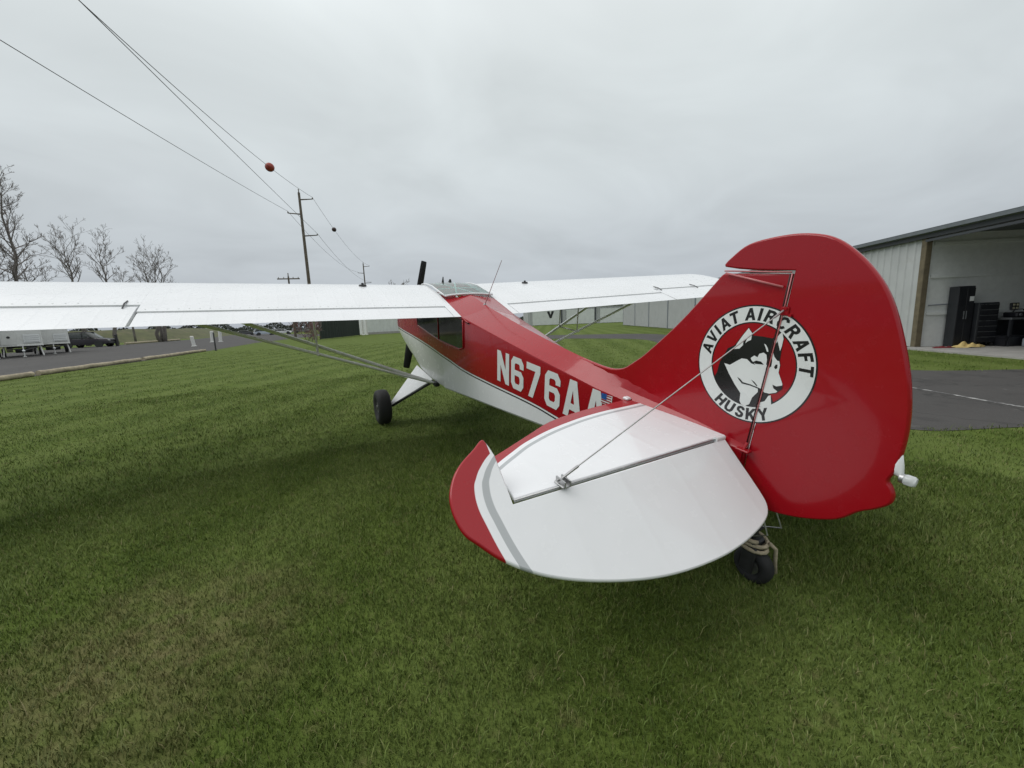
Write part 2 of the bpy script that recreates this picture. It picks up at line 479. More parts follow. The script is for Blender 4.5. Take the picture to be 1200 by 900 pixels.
# --- fuselage loft
FX = [-.10, 0.0, .35, .70, .95, 1.3, 1.7, 2.3, 3.0, 3.5]
F_WT = [.030, .040, .062, .085, .112, .150, .195, .262, .330, .372]
F_ZL = [-.03, -.03, -.02, -.005, .012, .055, .105, .190, .285, .285]
F_ZR = [.10, .12, .16, .165, .150, .172, .210, .285, .388, .476]
F_WB = [.025, .035, .060, .082, .110, .150, .192, .262, .335, .375]
F_ZB = [-.29, -.31, -.365, -.405, -.43, -.470, -.510, -.563, -.625, -.680]
NP = 9
def half_aft(x):
    wt_, zl, zr, wb, zb = (interp(x, FX, a) for a in (F_WT, F_ZL, F_ZR, F_WB, F_ZB))
    k = interp(x, [.3, .7, 1.25], [.30, .34, .5])       # dorsal fillet: concave near the fin
    km = interp(x, [.3, .7, 1.25], [.22, .26, .5])
    P = [(0, zr), (wt_ * k, zl + (zr - zl) * (1 - k) * (km / .5) * 1.0 if x < 1.25 else zl + (zr - zl) * .5), (wt_ * .98, zl + .004), (wt_, zl - .012)]
    P += [(wt_ + (wb - wt_) * t, zl - .012 + (zb + .02 - zl + .012) * t) for t in (.5, 1.0)]
    P += [(wb - .015, zb), (wb * .5, zb - .012), (0, zb - .014)]
    return P
def half_nose(x):
    w = interp(x, [3.5, 4.0, 4.6, 5.2, 5.6, 5.78, 5.90], [.375, .395, .415, .425, .415, .385, .30])
    zt_ = interp(x, [3.5, 4.5, 4.9, 5.6, 5.9], [.285, .285, .20, .12, .03])
    zb = interp(x, [3.5, 3.8, 4.3, 4.6, 5.2, 5.6, 5.78, 5.9], [-.680, -.703, -.725, -.715, -.600, -.50, -.44, -.36])
    rnd = interp(x, [3.5, 4.3, 5.0], [.04, .12, .26])
    r_ = min(rnd, w * .9)
    P = [(0, zt_ + .01 if x > 4.6 else .29), (w * .5, zt_ + .005), (max(w - r_ * .6, .05), zt_), (w, zt_ - r_ * .5), (w, (zt_ + zb) * .5), (w, zb + r_), (w - r_ * .3, zb + r_ * .3), (w - r_, zb), (0, zb - .01)]
    return P
rings = []
def ring_from(half, x): return [(-y_, x, z_) for y_, z_ in half] + [(y_, x, z_) for y_, z_ in reversed(half[1:-1])]
for x in [-.10, 0, .15, .35, .55, .70, .82, .95, 1.1, 1.3, 1.5, 1.7, 2.0, 2.3, 2.65, 3.0, 3.25, 3.5]: rings.append(ring_from(half_aft(x), x))
for x in [3.515, 3.8, 4.1, 4.4, 4.6, 4.9, 5.2, 5.45, 5.6, 5.70, 5.78, 5.84, 5.90]: rings.append(ring_from(half_nose(x), x))
mb = MB(); mb.loft(rings)
fus = mb.build('fuselage', M_FUS, plane, smooth=True, angle=26)

# side windows, one pane each side with a thin frame
def side_y(x): return interp(x, [2.3, 3.0, 3.5, 4.0, 4.6], [.262, .3325, .375, .395, .415])
for s in (-1, 1):
    out = [(2.95, .262), (2.93, -.045), (2.99, -.082), (3.52, -.075), (3.93, -.048), (4.45, .0), (4.45, .262)]
    mb = MB()
    dense = []
    for i, (x, z) in enumerate(out):
        x2, z2 = out[(i + 1) % len(out)]
        for k in range(6): dense.append((x + (x2 - x) * k / 6, z + (z2 - z) * k / 6))
    # quads column by column so the pane follows the side
    cols = np.linspace(2.94, 4.45, 16)
    zb_ = [interp(x, [2.93, 2.99, 3.52, 3.93, 4.45], [-.04, -.082, -.075, -.048, 0]) for x in cols]
    V = []; F = []
    for x, z in zip(cols, zb_):
        V += [(s * (side_y(x) + .004), x, z), (s * (side_y(x) + .004), x, .265)]
    for i in range(15): F.append((2 * i, 2 * i + 1, 2 * i + 3, 2 * i + 2))
    mb.add(V, F)
    win = mb.build('side_window', M_WINDOW, plane)
    fr = MB()
    path = [(s * (side_y(x) + .006), x, z) for x, z in zip(cols, zb_)]
    fr.tube([(s * (side_y(2.94) + .006), 2.94, .26)] + path + [(s * (side_y(4.45) + .006), 4.45, .26)], .009, 6)
    for xx in (3.62,): fr.tube([(s * (side_y(xx) + .006), xx, -.07), (s * (side_y(xx) + .006), xx, .265)], .010, 6)
    fr.build('window_frame', M_FUS, win, smooth=True)
# windshield
mb = MB()
mb.add([(-.33, 4.52, .42), (.33, 4.52, .42), (.40, 4.93, .19), (-.40, 4.93, .19), (-.40, 4.5, .20), (.40, 4.5, .20)], [(0, 1, 2, 3), (0, 3, 4), (1, 5, 2)])
mb.build('windshield', M_GLASS, plane)
# exhaust and engine air outlet lip under the cowl
mb = MB(); mb.tube([(-.18, 4.95, -.66), (-.19, 4.85, -.76), (-.20, 4.75, -.80)], .035, 10)
mb.build('exhaust_pipe', M_DKMETAL, plane, smooth=True)

# --- wings
XT, ZT, YR, DIH = 2.989, .289, .326, math.tan(R(1.449))
CH = 1.60
def a_up(s): return interp(s, [0, .15, .30, .45, .7, 1.0, 1.15, 1.3, 1.4, 1.48, 1.54, 1.575, 1.592, 1.60], [.002, .043, .083, .122, .185, .238, .257, .267, .264, .248, .222, .192, .165, .130])
def a_lo(s): return interp(s, [0, .3, .7, 1.1, 1.4, 1.5, 1.56, 1.59, 1.60], [-.002, -.006, -.006, .004, .028, .050, .078, .105, .130])
def section(y, s0, s1, gap_nose=False, ch=1.0, zs=1.0, dx=0.0, n=20):
    """airfoil slice from s0 (aft) to s1 (fwd) at span y"""
    S_ = [s0 + (s1 - s0) * (1 - math.cos(math.pi * i / n)) / 2 for i in range(n + 1)]
    mid = .08
    pu = [(s, a_up(s)) for s in S_]; pl = [(s, a_lo(s)) for s in reversed(S_[1:-1] if s1 >= CH else S_)]
    if s0 > 0 and s1 >= CH: pl.append((s0, a_lo(s0)))
    dz = DIH * (abs(y) - YR)
    return [(y, XT + dx + s * ch, ZT + dz + mid + (z - mid) * zs) for s, z in pu + pl]
def wing(sg):
    mb = MB()
    def seg(y0, y1, s0, ny=2):
        mb.loft([section(sg * (y0 + (y1 - y0) * i / (ny - 1)), s0, CH) for i in range(ny)])
    seg(.326, .404, 0.0)
    seg(.4045, 3.098, .312, 12)
    seg(3.0985, 5.02, .468, 9)
    rings_ = []
    for t in np.linspace(0, 1, 9):
        y = 5.0205 + .345 * math.sin(t * math.pi / 2)
        k = max(.12, math.cos(t * math.pi / 2)) ** .8
        c_ = .50 + .50 * k
        rings_.append(section(sg * y, 0, CH, ch=c_, zs=max(.06, k), dx=CH * (1 - c_) * .42))
    mb.loft(rings_)
    w = mb.build('wing', M_WING, plane, smooth=True, angle=35)
    def surf(name, y0, y1, sh, droop):
        f = MB(); ny = 10; rr = []
        for i in range(ny):
            y = sg * (y0 + (y1 - y0) * i / (ny - 1))
            dz = DIH * (abs(y) - YR)
            S_ = np.linspace(0, sh - .012, 8)
            p = [(s, a_up(s) - (0 if s < sh - .03 else .006)) for s in S_] + [(sh - .002, (a_up(sh) + a_lo(sh)) / 2)] + [(s, a_lo(s)) for s in S_[::-1][:-1]]
            c_, s_ = math.cos(droop), math.sin(droop)
            zz = (a_up(sh) + a_lo(sh)) / 2
            ring = []
            for s, z in p:
                ds, dzz = s - sh, z - zz
                ring.append((y, XT + sh + ds * c_ - dzz * s_ * 0, ZT + dz + zz + dzz * c_ + ds * s_))
            rr.append(ring)
        f.loft(rr)
        return f.build(name, M_WING, w, smooth=True, angle=35)
    surf('flap', .412, 3.088, .300, 0.0)
    surf('aileron', 3.112, 5.008, .452, 0.0)
    # aileron hinge arms standing above the slot
    for y in (3.20, 4.05, 4.90):
        hb = MB()
        z = ZT + DIH * (y - YR)
        hb.tube([(sg * y, XT + .56, z + a_up(.56) + .002), (sg * y, XT + .46, z + a_up(.46) + .014), (sg * y, XT + .38, z + a_up(.38) + .002)], .006, 6)
        hb.build('hinge_arm', M_DKMETAL, w)
    # little flush rivets along the rear spar
    rv = MB()
    for i in range(60):
        y = .5 + i * .075
        if y > 4.95: break
        s_ = .36 if y < 3.09 else .52
        z = ZT + DIH * (y - YR) + a_up(s_)
        rv.box((sg * y - .005, XT + s_ - .005, z - .004), (sg * y + .005, XT + s_ + .005, z + .0015))
    o = rv.build('rivet_row', M_STRUT, w); o['kind'] = 'stuff'
    # fuel cap and tip light
    fc = MB(); z = ZT + DIH * (1.15 - YR) + a_up(1.15)
    fc.lathe([(z - .01, .045), (z + .012, .045), (z + .018, .038), (z + .018, .001)], 16, 'z', (sg * 1.15, XT + 1.15, 0))
    fc.lathe([(z + .01, .016), (z + .035, .016), (z + .04, .001)], 8, 'z', (sg * 1.15, XT + 1.15, 0))
    fc.build('fuel_cap', M_DKMETAL, w)
    return w
wings = {sg: wing(sg) for sg in (-1, 1)}

# wing struts with jury struts
for sg in (-1, 1):
    A = Vector((sg * .382, 3.816, -.70))
    fe = Vector((sg * 2.82, 4.22, ZT + DIH * (2.82 - YR) + .01)); re = Vector((sg * 2.85, 3.45, ZT + DIH * (2.85 - YR) - .01))
    for nm, e, r_ in (('front_strut', fe, .020), ('rear_strut', re, .016)):
        mb = MB(); a2 = A + (e - A).normalized() * .02
        mb.tube([a2, a2 + (e - a2) * .03, a2 + (e - a2) * .97, e], [r_ * .55, r_, r_, r_ * .6], 14, flatten=((0, 1, -.35), 2.3))
        o = mb.build('wing_strut', M_STRUT, plane, smooth=True)
    j1 = A + (fe - A) * .56; j2 = A + (re - A) * .56
    mb = MB()
    mb.tube([j1, j2], .008, 6)
    mb.tube([j1, Vector((j1.x, j1.y, ZT + DIH * (abs(j1.x) - YR) + .02))], .010, 6)
    mb.tube([j2, Vector((j2.x, j2.y, ZT + DIH * (abs(j2.x) - YR)))], .010, 6)
    mb.tube([j1, j2 + (j2 - j1) * .1], .012, 8)
    mb.build('jury_strut', M_STRUT, plane, smooth=True)
    mb = MB(); mb.box((A.x - .035, A.y - .05, A.z - .03), (A.x + .035, A.y + .05, A.z + .03), bev=.01)
    mb.build('strut_fitting', M_DKMETAL, plane)

# skylight between the wing roots
def deck(x): return ZT + a_up(x - XT)
mb = MB(); V = []; F = []
xs = np.linspace(3.535, 4.45, 9); ysk = np.linspace(-.318, .318, 9)
for x in xs:
    for y in ysk: V.append((y, x, interp(x, [3.53, 4.0, 4.3, 4.5], [.470, .556, .572, .545]) + .020 * (1 - (y / .318) ** 2)))
for i in range(8):
    for j in range(8): F.append((i * 9 + j, i * 9 + j + 1, i * 9 + j + 10, i * 9 + j + 9))
mb.add(V, F)
sk = mb.build('skylight', M_GLASS, plane, smooth=True)
mb = MB()
mb.tube([(y, 3.525, .472 + .018 * (1 - (y / .318) ** 2)) for y in ysk], .012, 6)
for y in (-.318, .318): mb.tube([(y, x, interp(x, [3.53, 4.0, 4.3, 4.5], [.470, .556, .572, .545]) + .004) for x in xs], .010, 6)
mb.build('skylight_frame', M_WHITE, sk, smooth=True)
mb = MB()
for y in (-.15, .15): mb.tube([(y, 3.56, .44), (0, 4.0, .46), (y, 4.45, .45)], .012, 6)
mb.tube([(-.30, 4.0, .45), (.30, 4.0, .45)], .012, 6)
mb.build('cabin_tube', M_STRUT, sk)

# roof deck between the wing roots and the turtle deck edges
mb = MB(); V = []; F = []
dx = [2.80, 2.99, 3.12, 3.25, 3.38, 3.52]
for x in dx:
    zr = interp(x, FX, F_ZR) - (.012 if x < 2.9 else .003); ze = ZT + a_up(x - XT) - .004 if x > 2.9 else interp(x, FX, F_ZL) - .02
    V += [(-.326, x, ze), (0, x, zr + .006), (.326, x, ze), (.326, x, .25), (-.326, x, .25)]
for i in range(len(dx) - 1):
    for j in range(5):
        k = (j + 1) % 5
        F.append((i * 5 + j, i * 5 + k, i * 5 + 5 + k, i * 5 + 5 + j))
F += [(0, 1, 2, 3, 4), tuple(len(V) - 5 + i for i in (4, 3, 2, 1, 0))]
mb.add(V, F)
mb.build('roof_deck', M_RED, plane, smooth=True, angle=15)

# whip aerial and small blade aerial on the cabin roof
mb = MB(); mb.tube([(0, 3.08, .395), (0, 3.06, .42), (0, 2.66, .89)], [.010, .0045, .0030], 6); mb.lathe([(.39, .022), (.405, .018), (.412, .006)], 10, 'z', (0, 3.08, 0))
mb.build('whip_aerial', M_METAL, plane)
mb = MB(); mb.tube([(-.05, 4.35, .58), (-.05, 4.33, .66)], [.018, .006], 8)
mb.build('roof_aerial', M_DKMETAL, plane)
mb = MB(); mb.tube([(.09, 4.45, .57), (.09, 4.43, .62)], [.03, .012], 8)
mb.build('roof_aerial', M_DKMETAL, plane)

# --- fin, rudder, stabilizer, elevators: slabs with rounded edges
def slab(outline, half, rim, plane_map, mb, mi=0):
    """closed 2D outline (list of Vector2), thickness 2*half, edges rounded over rim"""
    P = [Vector((p[0], p[1])) for p in outline]; n = len(P)
    area = sum(P[i].x * P[(i + 1) % n].y - P[(i + 1) % n].x * P[i].y for i in range(n))
    if area < 0: P.reverse()
    nrm = []
    for i in range(n):
        a, b_ = P[i] - P[i - 1], P[(i + 1) % n] - P[i]
        v = Vector((-(a.normalized() + b_.normalized()).y, (a.normalized() + b_.normalized()).x))
        nrm.append(v.normalized() if v.length > 1e-6 else Vector((0, 0)))
    prof = [(1.0, 1.0), (.45, .86), (.12, .5), (0, 0), (.12, -.5), (.45, -.86), (1.0, -1.0)]
    V = []
    for k, h in prof:
        for i in range(n):
            q = P[i] + nrm[i] * rim * k
            V.append(plane_map(q.x, q.y, h * half))
    F = []
    for r_ in range(len(prof) - 1):
        for i in range(n):
            j = (i + 1) % n
            F.append((r_ * n + i, r_ * n + j, (r_ + 1) * n + j, (r_ + 1) * n + i))
    base = len(mb.v)
    mb.add(V, F, mi)
    mb.add([], []); b0 = len(mb.f)
    mb.f.append(tuple(base + i for i in range(n))); mb.m.append(mi); mb.flat.add(b0)
    mb.f.append(tuple(base + (len(prof) - 1) * n + i for i in reversed(range(n)))); mb.m.append(mi); mb.flat.add(b0 + 1)

FT = .016
vert = lambda a, b_, h: (h, a, b_)      # (forward, up) -> body
fin_le = smooth_curve([(1.32, .168), (1.15, .160), (1.0, .156), (.90, .164), (.80, .196), (.71, .262), (.612, .345), (.389, .575), (.182, .832)], 6)
fin_out = [tuple(p) for p in fin_le] + [(.170, .841), (.05, .846), (-.154, .850), (-.150, .7), (-.128, .3), (-.112, .0), (-.104, -.28), (.1, -.25), (.6, -.05), (.95, .02), (1.3, .10)]
mb = MB(); slab(fin_out, FT, .009, vert, mb)
fin = mb.build('fin', M_RED, plane, smooth=True, angle=50)
rud = smooth_curve([(.176, .884), (.150, .915), (.065, .981), (-.084, 1.014), (-.203, 1.016), (-.302, .989), (-.403, .915), (-.49, .817), (-.555, .698), (-.62, .534), (-.655, .412), (-.674, .300), (-.679, .20), (-.675, .13), (-.665, .085), (-.680, .062), (-.694, .030), (-.690, -.008), (-.655, -.050), (-.605, -.095), (-.545, -.168), (-.44, -.232), (-.33, -.275), (-.22, -.300)], 5)
rud_out = [tuple(p) for p in rud] + [(-.112, -.312), (-.114, -.2), (-.120, .0), (-.136, .3), (-.158, .7), (-.163, .864), (0, .860), (.1, .864), (.170, .872)]
mb = MB(); slab(rud_out, FT, .009, vert, mb)
rudder = mb.build('rudder', M_RED, plane, smooth=True, angle=50)
# hinge gap line with its highlight painted in, rudder horn edge, hinge bolts
mb = MB()
mb.tube([(-FT - .0035, -.158, .852), (-FT - .0035, -.155, .7), (-FT - .0035, -.134, .3), (-FT - .0035, -.117, .0)], .0026, 6)
mb.build('hinge_cover', M_REDGLINT, rudder, smooth=True)  # pale strip paints the bright edge beside the dark hinge gap
mb = MB()
mb.tube([(-FT - .0025, -.150, .850), (-FT - .0025, -.147, .7), (-FT - .0025, -.126, .3), (-FT - .0025, -.109, .0)], .0030, 6)
mb.build('hinge_gap', M_GAP, rudder, smooth=True)
mb = MB()
mb.tube([(-FT - .002, .165, .853), (-FT - .002, .0, .855), (-FT - .002, -.155, .857)], .0034, 6)
mb.build('horn_edge', M_REDGLINT, rudder, smooth=True)  # pale line stands for light catching the horn's lower edge
mb = MB()
mb.tube([(-FT - .012, .150, .843), (-FT - .010, -.135, .793)], .0048, 6)
mb.build('gust_stop_rod', M_REDGLINT, fin, smooth=True)
mb = MB()
for z in (.70, .672):
    mb.lathe([(-FT - .014, .007), (-FT, .009)], 8, 'x', (0, -.165 - (.70 - z) * .8, z))
mb.box((-FT - .008, -.178, .668), (-FT, -.142, .708), bev=.004)
mb.build('hinge_fitting', M_RED, fin)
mb = MB(); mb.box((-FT - .05, -.150, -.020), (-FT - .008, -.080, -.010), bev=.003)
mb.tube([(-FT - .01, -.117, .02), (-FT - .03, -.115, -.015)], .008, 8)
mb.build('hinge_fitting', M_RED, fin)
# tail light on the rudder's trailing edge
mb = MB()
mb.loft([[(.012 * math.cos(a) - .004, y_, z_ + .022 * math.sin(a) * k) for a in np.linspace(0, 2 * math.pi, 13)[:-1]] for y_, z_, k in ((-.655, .165, 2.4), (-.680, .158, 2.0), (-.692, .135, 1.2), (-.697, .118, .7))])
tl = mb.build('tail_light', M_WHITE, rudder, smooth=True)
mb = MB(); mb.lathe([(-.700, .016), (-.708, .021), (-.730, .021), (-.738, .016), (-.740, .001)], 14, 'y', (-.003, 0, .112))
mb.build('tail_light_lens', M_LENS, rudder, smooth=True, angle=40)
mb = MB(); mb.lathe([(-.690, .019), (-.702, .019), (-.704, .014)], 14, 'y', (-.003, 0, .112))
mb.build('tail_light_collar', M_METAL, rudder, smooth=True, angle=40)

# emblem on the fin: ring, lettering, dog's head; laid as thin film over fin and rudder
EC = (-.052, .412)
def film(name, polys, layer, mat, parent):
    """filled flat shapes; polys: list of outlines in (forward, up), holes by nesting"""
    cu = bpy.data.curves.new(name, 'CURVE'); cu.dimensions = '2D'; cu.fill_mode = 'BOTH'
    for pl in polys:
        sp = cu.splines.new('POLY'); sp.points.add(len(pl) - 1); sp.use_cyclic_u = True
        for i, (a, b_) in enumerate(pl): sp.points[i].co = (-a, b_, 0, 1)
    o = bpy.data.objects.new(name, cu); COL.objects.link(o)
    bpy.context.view_layer.update()
    me = bpy.data.meshes.new_from_object(o.evaluated_get(bpy.context.evaluated_depsgraph_get()))
    bpy.data.objects.remove(o, do_unlink=True)
    me.name = name
    for v in me.vertices:
        u, z, _ = v.co
        v.co = (-(FT + .0008 + layer * .0007), -u, z)
    me.materials.clear(); me.materials.append(mat)
    o = bpy.data.objects.new(name, me); COL.objects.link(o); o.parent = parent
    return o
def circ(r_, n=96): return [(EC[0] + r_ * math.cos(2 * math.pi * i / n), EC[1] + r_ * math.sin(2 * math.pi * i / n)) for i in range(n)]
film('emblem_rim', [circ(.292), circ(.205)], 0, M_DECALB, fin)
film('emblem_ring', [circ(.285), circ(.211)], 1, M_DECALW, fin)
LET = {
 'A': [[(0, 0), (.33, 1), (.57, 1), (.90, 0), (.65, 0), (.58, .22), (.32, .22), (.25, 0)], [(.38, .42), (.52, .42), (.45, .68)]],
 'V': [[(0, 1), (.33, 0), (.57, 0), (.90, 1), (.65, 1), (.45, .32), (.25, 1)]],
 'I': [[(0, 0), (0, 1), (.25, 1), (.25, 0)]],
 'T': [[(0, 1), (.80, 1), (.80, .79), (.525, .79), (.525, 0), (.275, 0), (.275, .79), (0, .79)]],
 'R': [[(0, 0), (0, 1), (.50, 1), (.70, .92), (.78, .72), (.74, .54), (.60, .44), (.84, 0), (.56, 0), (.37, .40), (.25, .40), (.25, 0)], [(.25, .80), (.45, .80), (.53, .70), (.45, .59), (.25, .59)]],
 'C': [[(.82, .26), (.70, .07), (.45, -.02), (.18, .08), (.02, .34), (.02, .66), (.18, .92), (.45, 1.02), (.70, .93), (.82, .74), (.60, .66), (.53, .77), (.45, .80), (.33, .75), (.26, .60), (.26, .40), (.33, .25), (.45, .20), (.53, .23), (.60, .34)]],
 'F': [[(0, 0), (0, 1), (.68, 1), (.68, .79), (.25, .79), (.25, .60), (.60, .60), (.60, .40), (.25, .40), (.25, 0)]],
 'H': [[(0, 0), (0, 1), (.25, 1), (.25, .62), (.58, .62), (.58, 1), (.83, 1), (.83, 0), (.58, 0), (.58, .40), (.25, .40), (.25, 0)]],
 'U': [[(0, 1), (.25, 1), (.25, .32), (.32, .22), (.415, .20), (.51, .22), (.58, .32), (.58, 1), (.83, 1), (.83, .28), (.70, .06), (.415, -.02), (.13, .06), (0, .28)]],
 'S': [[(.75, .72), (.70, .90), (.52, 1.01), (.30, 1.01), (.10, .91), (.04, .72), (.10, .55), (.30, .44), (.48, .37), (.52, .29), (.45, .20), (.34, .19), (.27, .26), (.25, .33), (.01, .30), (.06, .10), (.24, -.01), (.50, -.02), (.70, .08), (.77, .28), (.71, .46), (.52, .56), (.34, .63), (.28, .71), (.33, .80), (.44, .81), (.50, .76), (.51, .70)]],
 'K': [[(0, 0), (0, 1), (.25, 1), (.25, .60), (.56, 1), (.86, 1), (.50, .57), (.88, 0), (.58, 0), (.34, .38), (.25, .28), (.25, 0)]],
 'Y': [[(0, 1), (.27, 1), (.45, .64), (.63, 1), (.90, 1), (.575, .42), (.575, 0), (.325, 0), (.325, .42)]],
}
def ring_text(name, items, size, rad, top):
    for ch, ang in items:
        a = R(ang); rot = a - math.pi / 2 if top else a + math.pi / 2
        wd = max(p[0] for pl in LET[ch] for p in pl); polys = []
        for pl in LET[ch]:
            W = []
            for x, y in pl:
                x2 = (x - wd / 2) * size * .97 + (y - .5) * size * .10; y2 = (y - .5) * size
                u = rad * math.cos(a) + x2 * math.cos(rot) - y2 * math.sin(rot)
                v = rad * math.sin(a) + x2 * math.sin(rot) + y2 * math.cos(rot)
                W.append((EC[0] - u, EC[1] + v))
            polys.append(W)
        film(name, polys, 2, M_DECALB, fin)
ring_text('emblem_letter', list(zip('AVIATAIRCRAFT', (170, 155.5, 144.5, 133, 119.5, 100.5, 89.5, 78, 64, 50, 34.5, 20.5, 7))), .059, .2480, True)
ring_text('emblem_letter', list(zip('HUSKY', (-119, -105.5, -92, -78.8, -65))), .060, .2480, False)
DOG = {
'head': [(0.130, 0.298), (0.117, 0.332), (0.110, 0.393), (0.094, 0.431), (0.079, 0.471), (0.045, 0.494), (0.018, 0.546), (-0.010, 0.593), (-0.029, 0.573), (-0.040, 0.557), (-0.085, 0.559), (-0.129, 0.558), (-0.145, 0.575), (-0.166, 0.600), (-0.179, 0.575), (-0.179, 0.532), (-0.181, 0.481), (-0.182, 0.462), (-0.189, 0.442), (-0.187, 0.407), (-0.216, 0.356), (-0.217, 0.335), (-0.196, 0.307), (-0.166, 0.294), (-0.180, 0.282), (-0.195, 0.252), (-0.151, 0.222), (-0.107, 0.205), (-0.052, 0.197), (0.001, 0.207), (0.063, 0.235), (0.112, 0.276)],
'ear': [(0.044, 0.474), (0.036, 0.501), (0.014, 0.546), (-0.010, 0.589), (-0.032, 0.566), (-0.032, 0.534), (-0.018, 0.525), (-0.002, 0.508), (0.018, 0.481)],
'face': [(0.084, 0.391), (0.052, 0.389), (0.022, 0.415), (-0.003, 0.435), (-0.030, 0.437), (-0.054, 0.421), (-0.076, 0.418), (-0.052, 0.438), (-0.047, 0.447), (-0.062, 0.462), (-0.079, 0.457), (-0.084, 0.475), (-0.103, 0.485), (-0.118, 0.477), (-0.125, 0.454), (-0.125, 0.432), (-0.142, 0.419), (-0.150, 0.427), (-0.149, 0.455), (-0.138, 0.485), (-0.145, 0.496), (-0.155, 0.475), (-0.171, 0.460), (-0.180, 0.460), (-0.187, 0.441), (-0.187, 0.407), (-0.214, 0.359), (-0.215, 0.339), (-0.194, 0.310), (-0.166, 0.297), (-0.144, 0.296), (-0.120, 0.307), (-0.109, 0.309), (-0.113, 0.290), (-0.091, 0.255), (-0.083, 0.217), (-0.064, 0.201), (-0.043, 0.203), (-0.032, 0.219), (-0.029, 0.259), (0.009, 0.296), (0.050, 0.344)],
'rear': [(-0.139, 0.543), (-0.151, 0.572), (-0.166, 0.595), (-0.178, 0.564), (-0.177, 0.528), (-0.174, 0.507), (-0.164, 0.529), (-0.155, 0.549), (-0.148, 0.533)],
'blaze': [(-0.097, 0.527), (-0.106, 0.524), (-0.118, 0.509), (-0.124, 0.493), (-0.117, 0.492), (-0.108, 0.509)],
'chest': [(-0.119, 0.218), (-0.133, 0.242), (-0.152, 0.254), (-0.164, 0.285), (-0.174, 0.291), (-0.185, 0.246), (-0.154, 0.224)],
'earin': [(0.004, 0.504), (0.003, 0.524), (-0.015, 0.549), (-0.008, 0.523), (-0.006, 0.509)],
'eye': [(-0.061, 0.429), (-0.076, 0.440), (-0.100, 0.440), (-0.115, 0.428), (-0.094, 0.426), (-0.076, 0.423)],
'eye2': [(-0.163, 0.427), (-0.168, 0.441), (-0.176, 0.442), (-0.178, 0.426), (-0.171, 0.419)],
'nose': [(-0.172, 0.344), (-0.190, 0.340), (-0.217, 0.352), (-0.217, 0.333), (-0.202, 0.317), (-0.180, 0.328)],
'mouth': [(0.003, 0.337), (-0.014, 0.331), (-0.031, 0.318), (-0.070, 0.317), (-0.102, 0.313), (-0.137, 0.307), (-0.135, 0.302), (-0.102, 0.307), (-0.069, 0.311), (-0.027, 0.310), (-0.010, 0.324)],
'grey': [(-0.086, 0.210), (-0.094, 0.252), (-0.116, 0.290), (-0.137, 0.290), (-0.134, 0.268), (-0.118, 0.230), (-0.115, 0.216)],
'stroke': [(-0.069, 0.342), (-0.086, 0.335), (-0.105, 0.320), (-0.102, 0.316), (-0.084, 0.329)],
}
def sm(k): return [tuple(p) for p in smooth_curve(DOG[k], 3, True)]
film('emblem_dog_head', [DOG['head']], 0.4, M_DECALB, fin)
for k, nm in (('ear', 'emblem_dog_ear'), ('face', 'emblem_dog_face'), ('rear', 'emblem_dog_ear'), ('blaze', 'emblem_dog_blaze'), ('chest', 'emblem_dog_chest')):
    film(nm, [DOG[k]], 1.2, M_DECALW, fin)
film('emblem_dog_neck', [DOG['grey']], 1.6, M_DECALB, fin)
for k, nm in (('earin', 'emblem_dog_ear_mark'), ('eye', 'emblem_dog_eye'), ('eye2', 'emblem_dog_eye'), ('nose', 'emblem_dog_nose'), ('mouth', 'emblem_dog_mouth'), ('stroke', 'emblem_dog_cheek_line')):
    film(nm, [DOG[k]], 2.0, M_DECALB, fin)

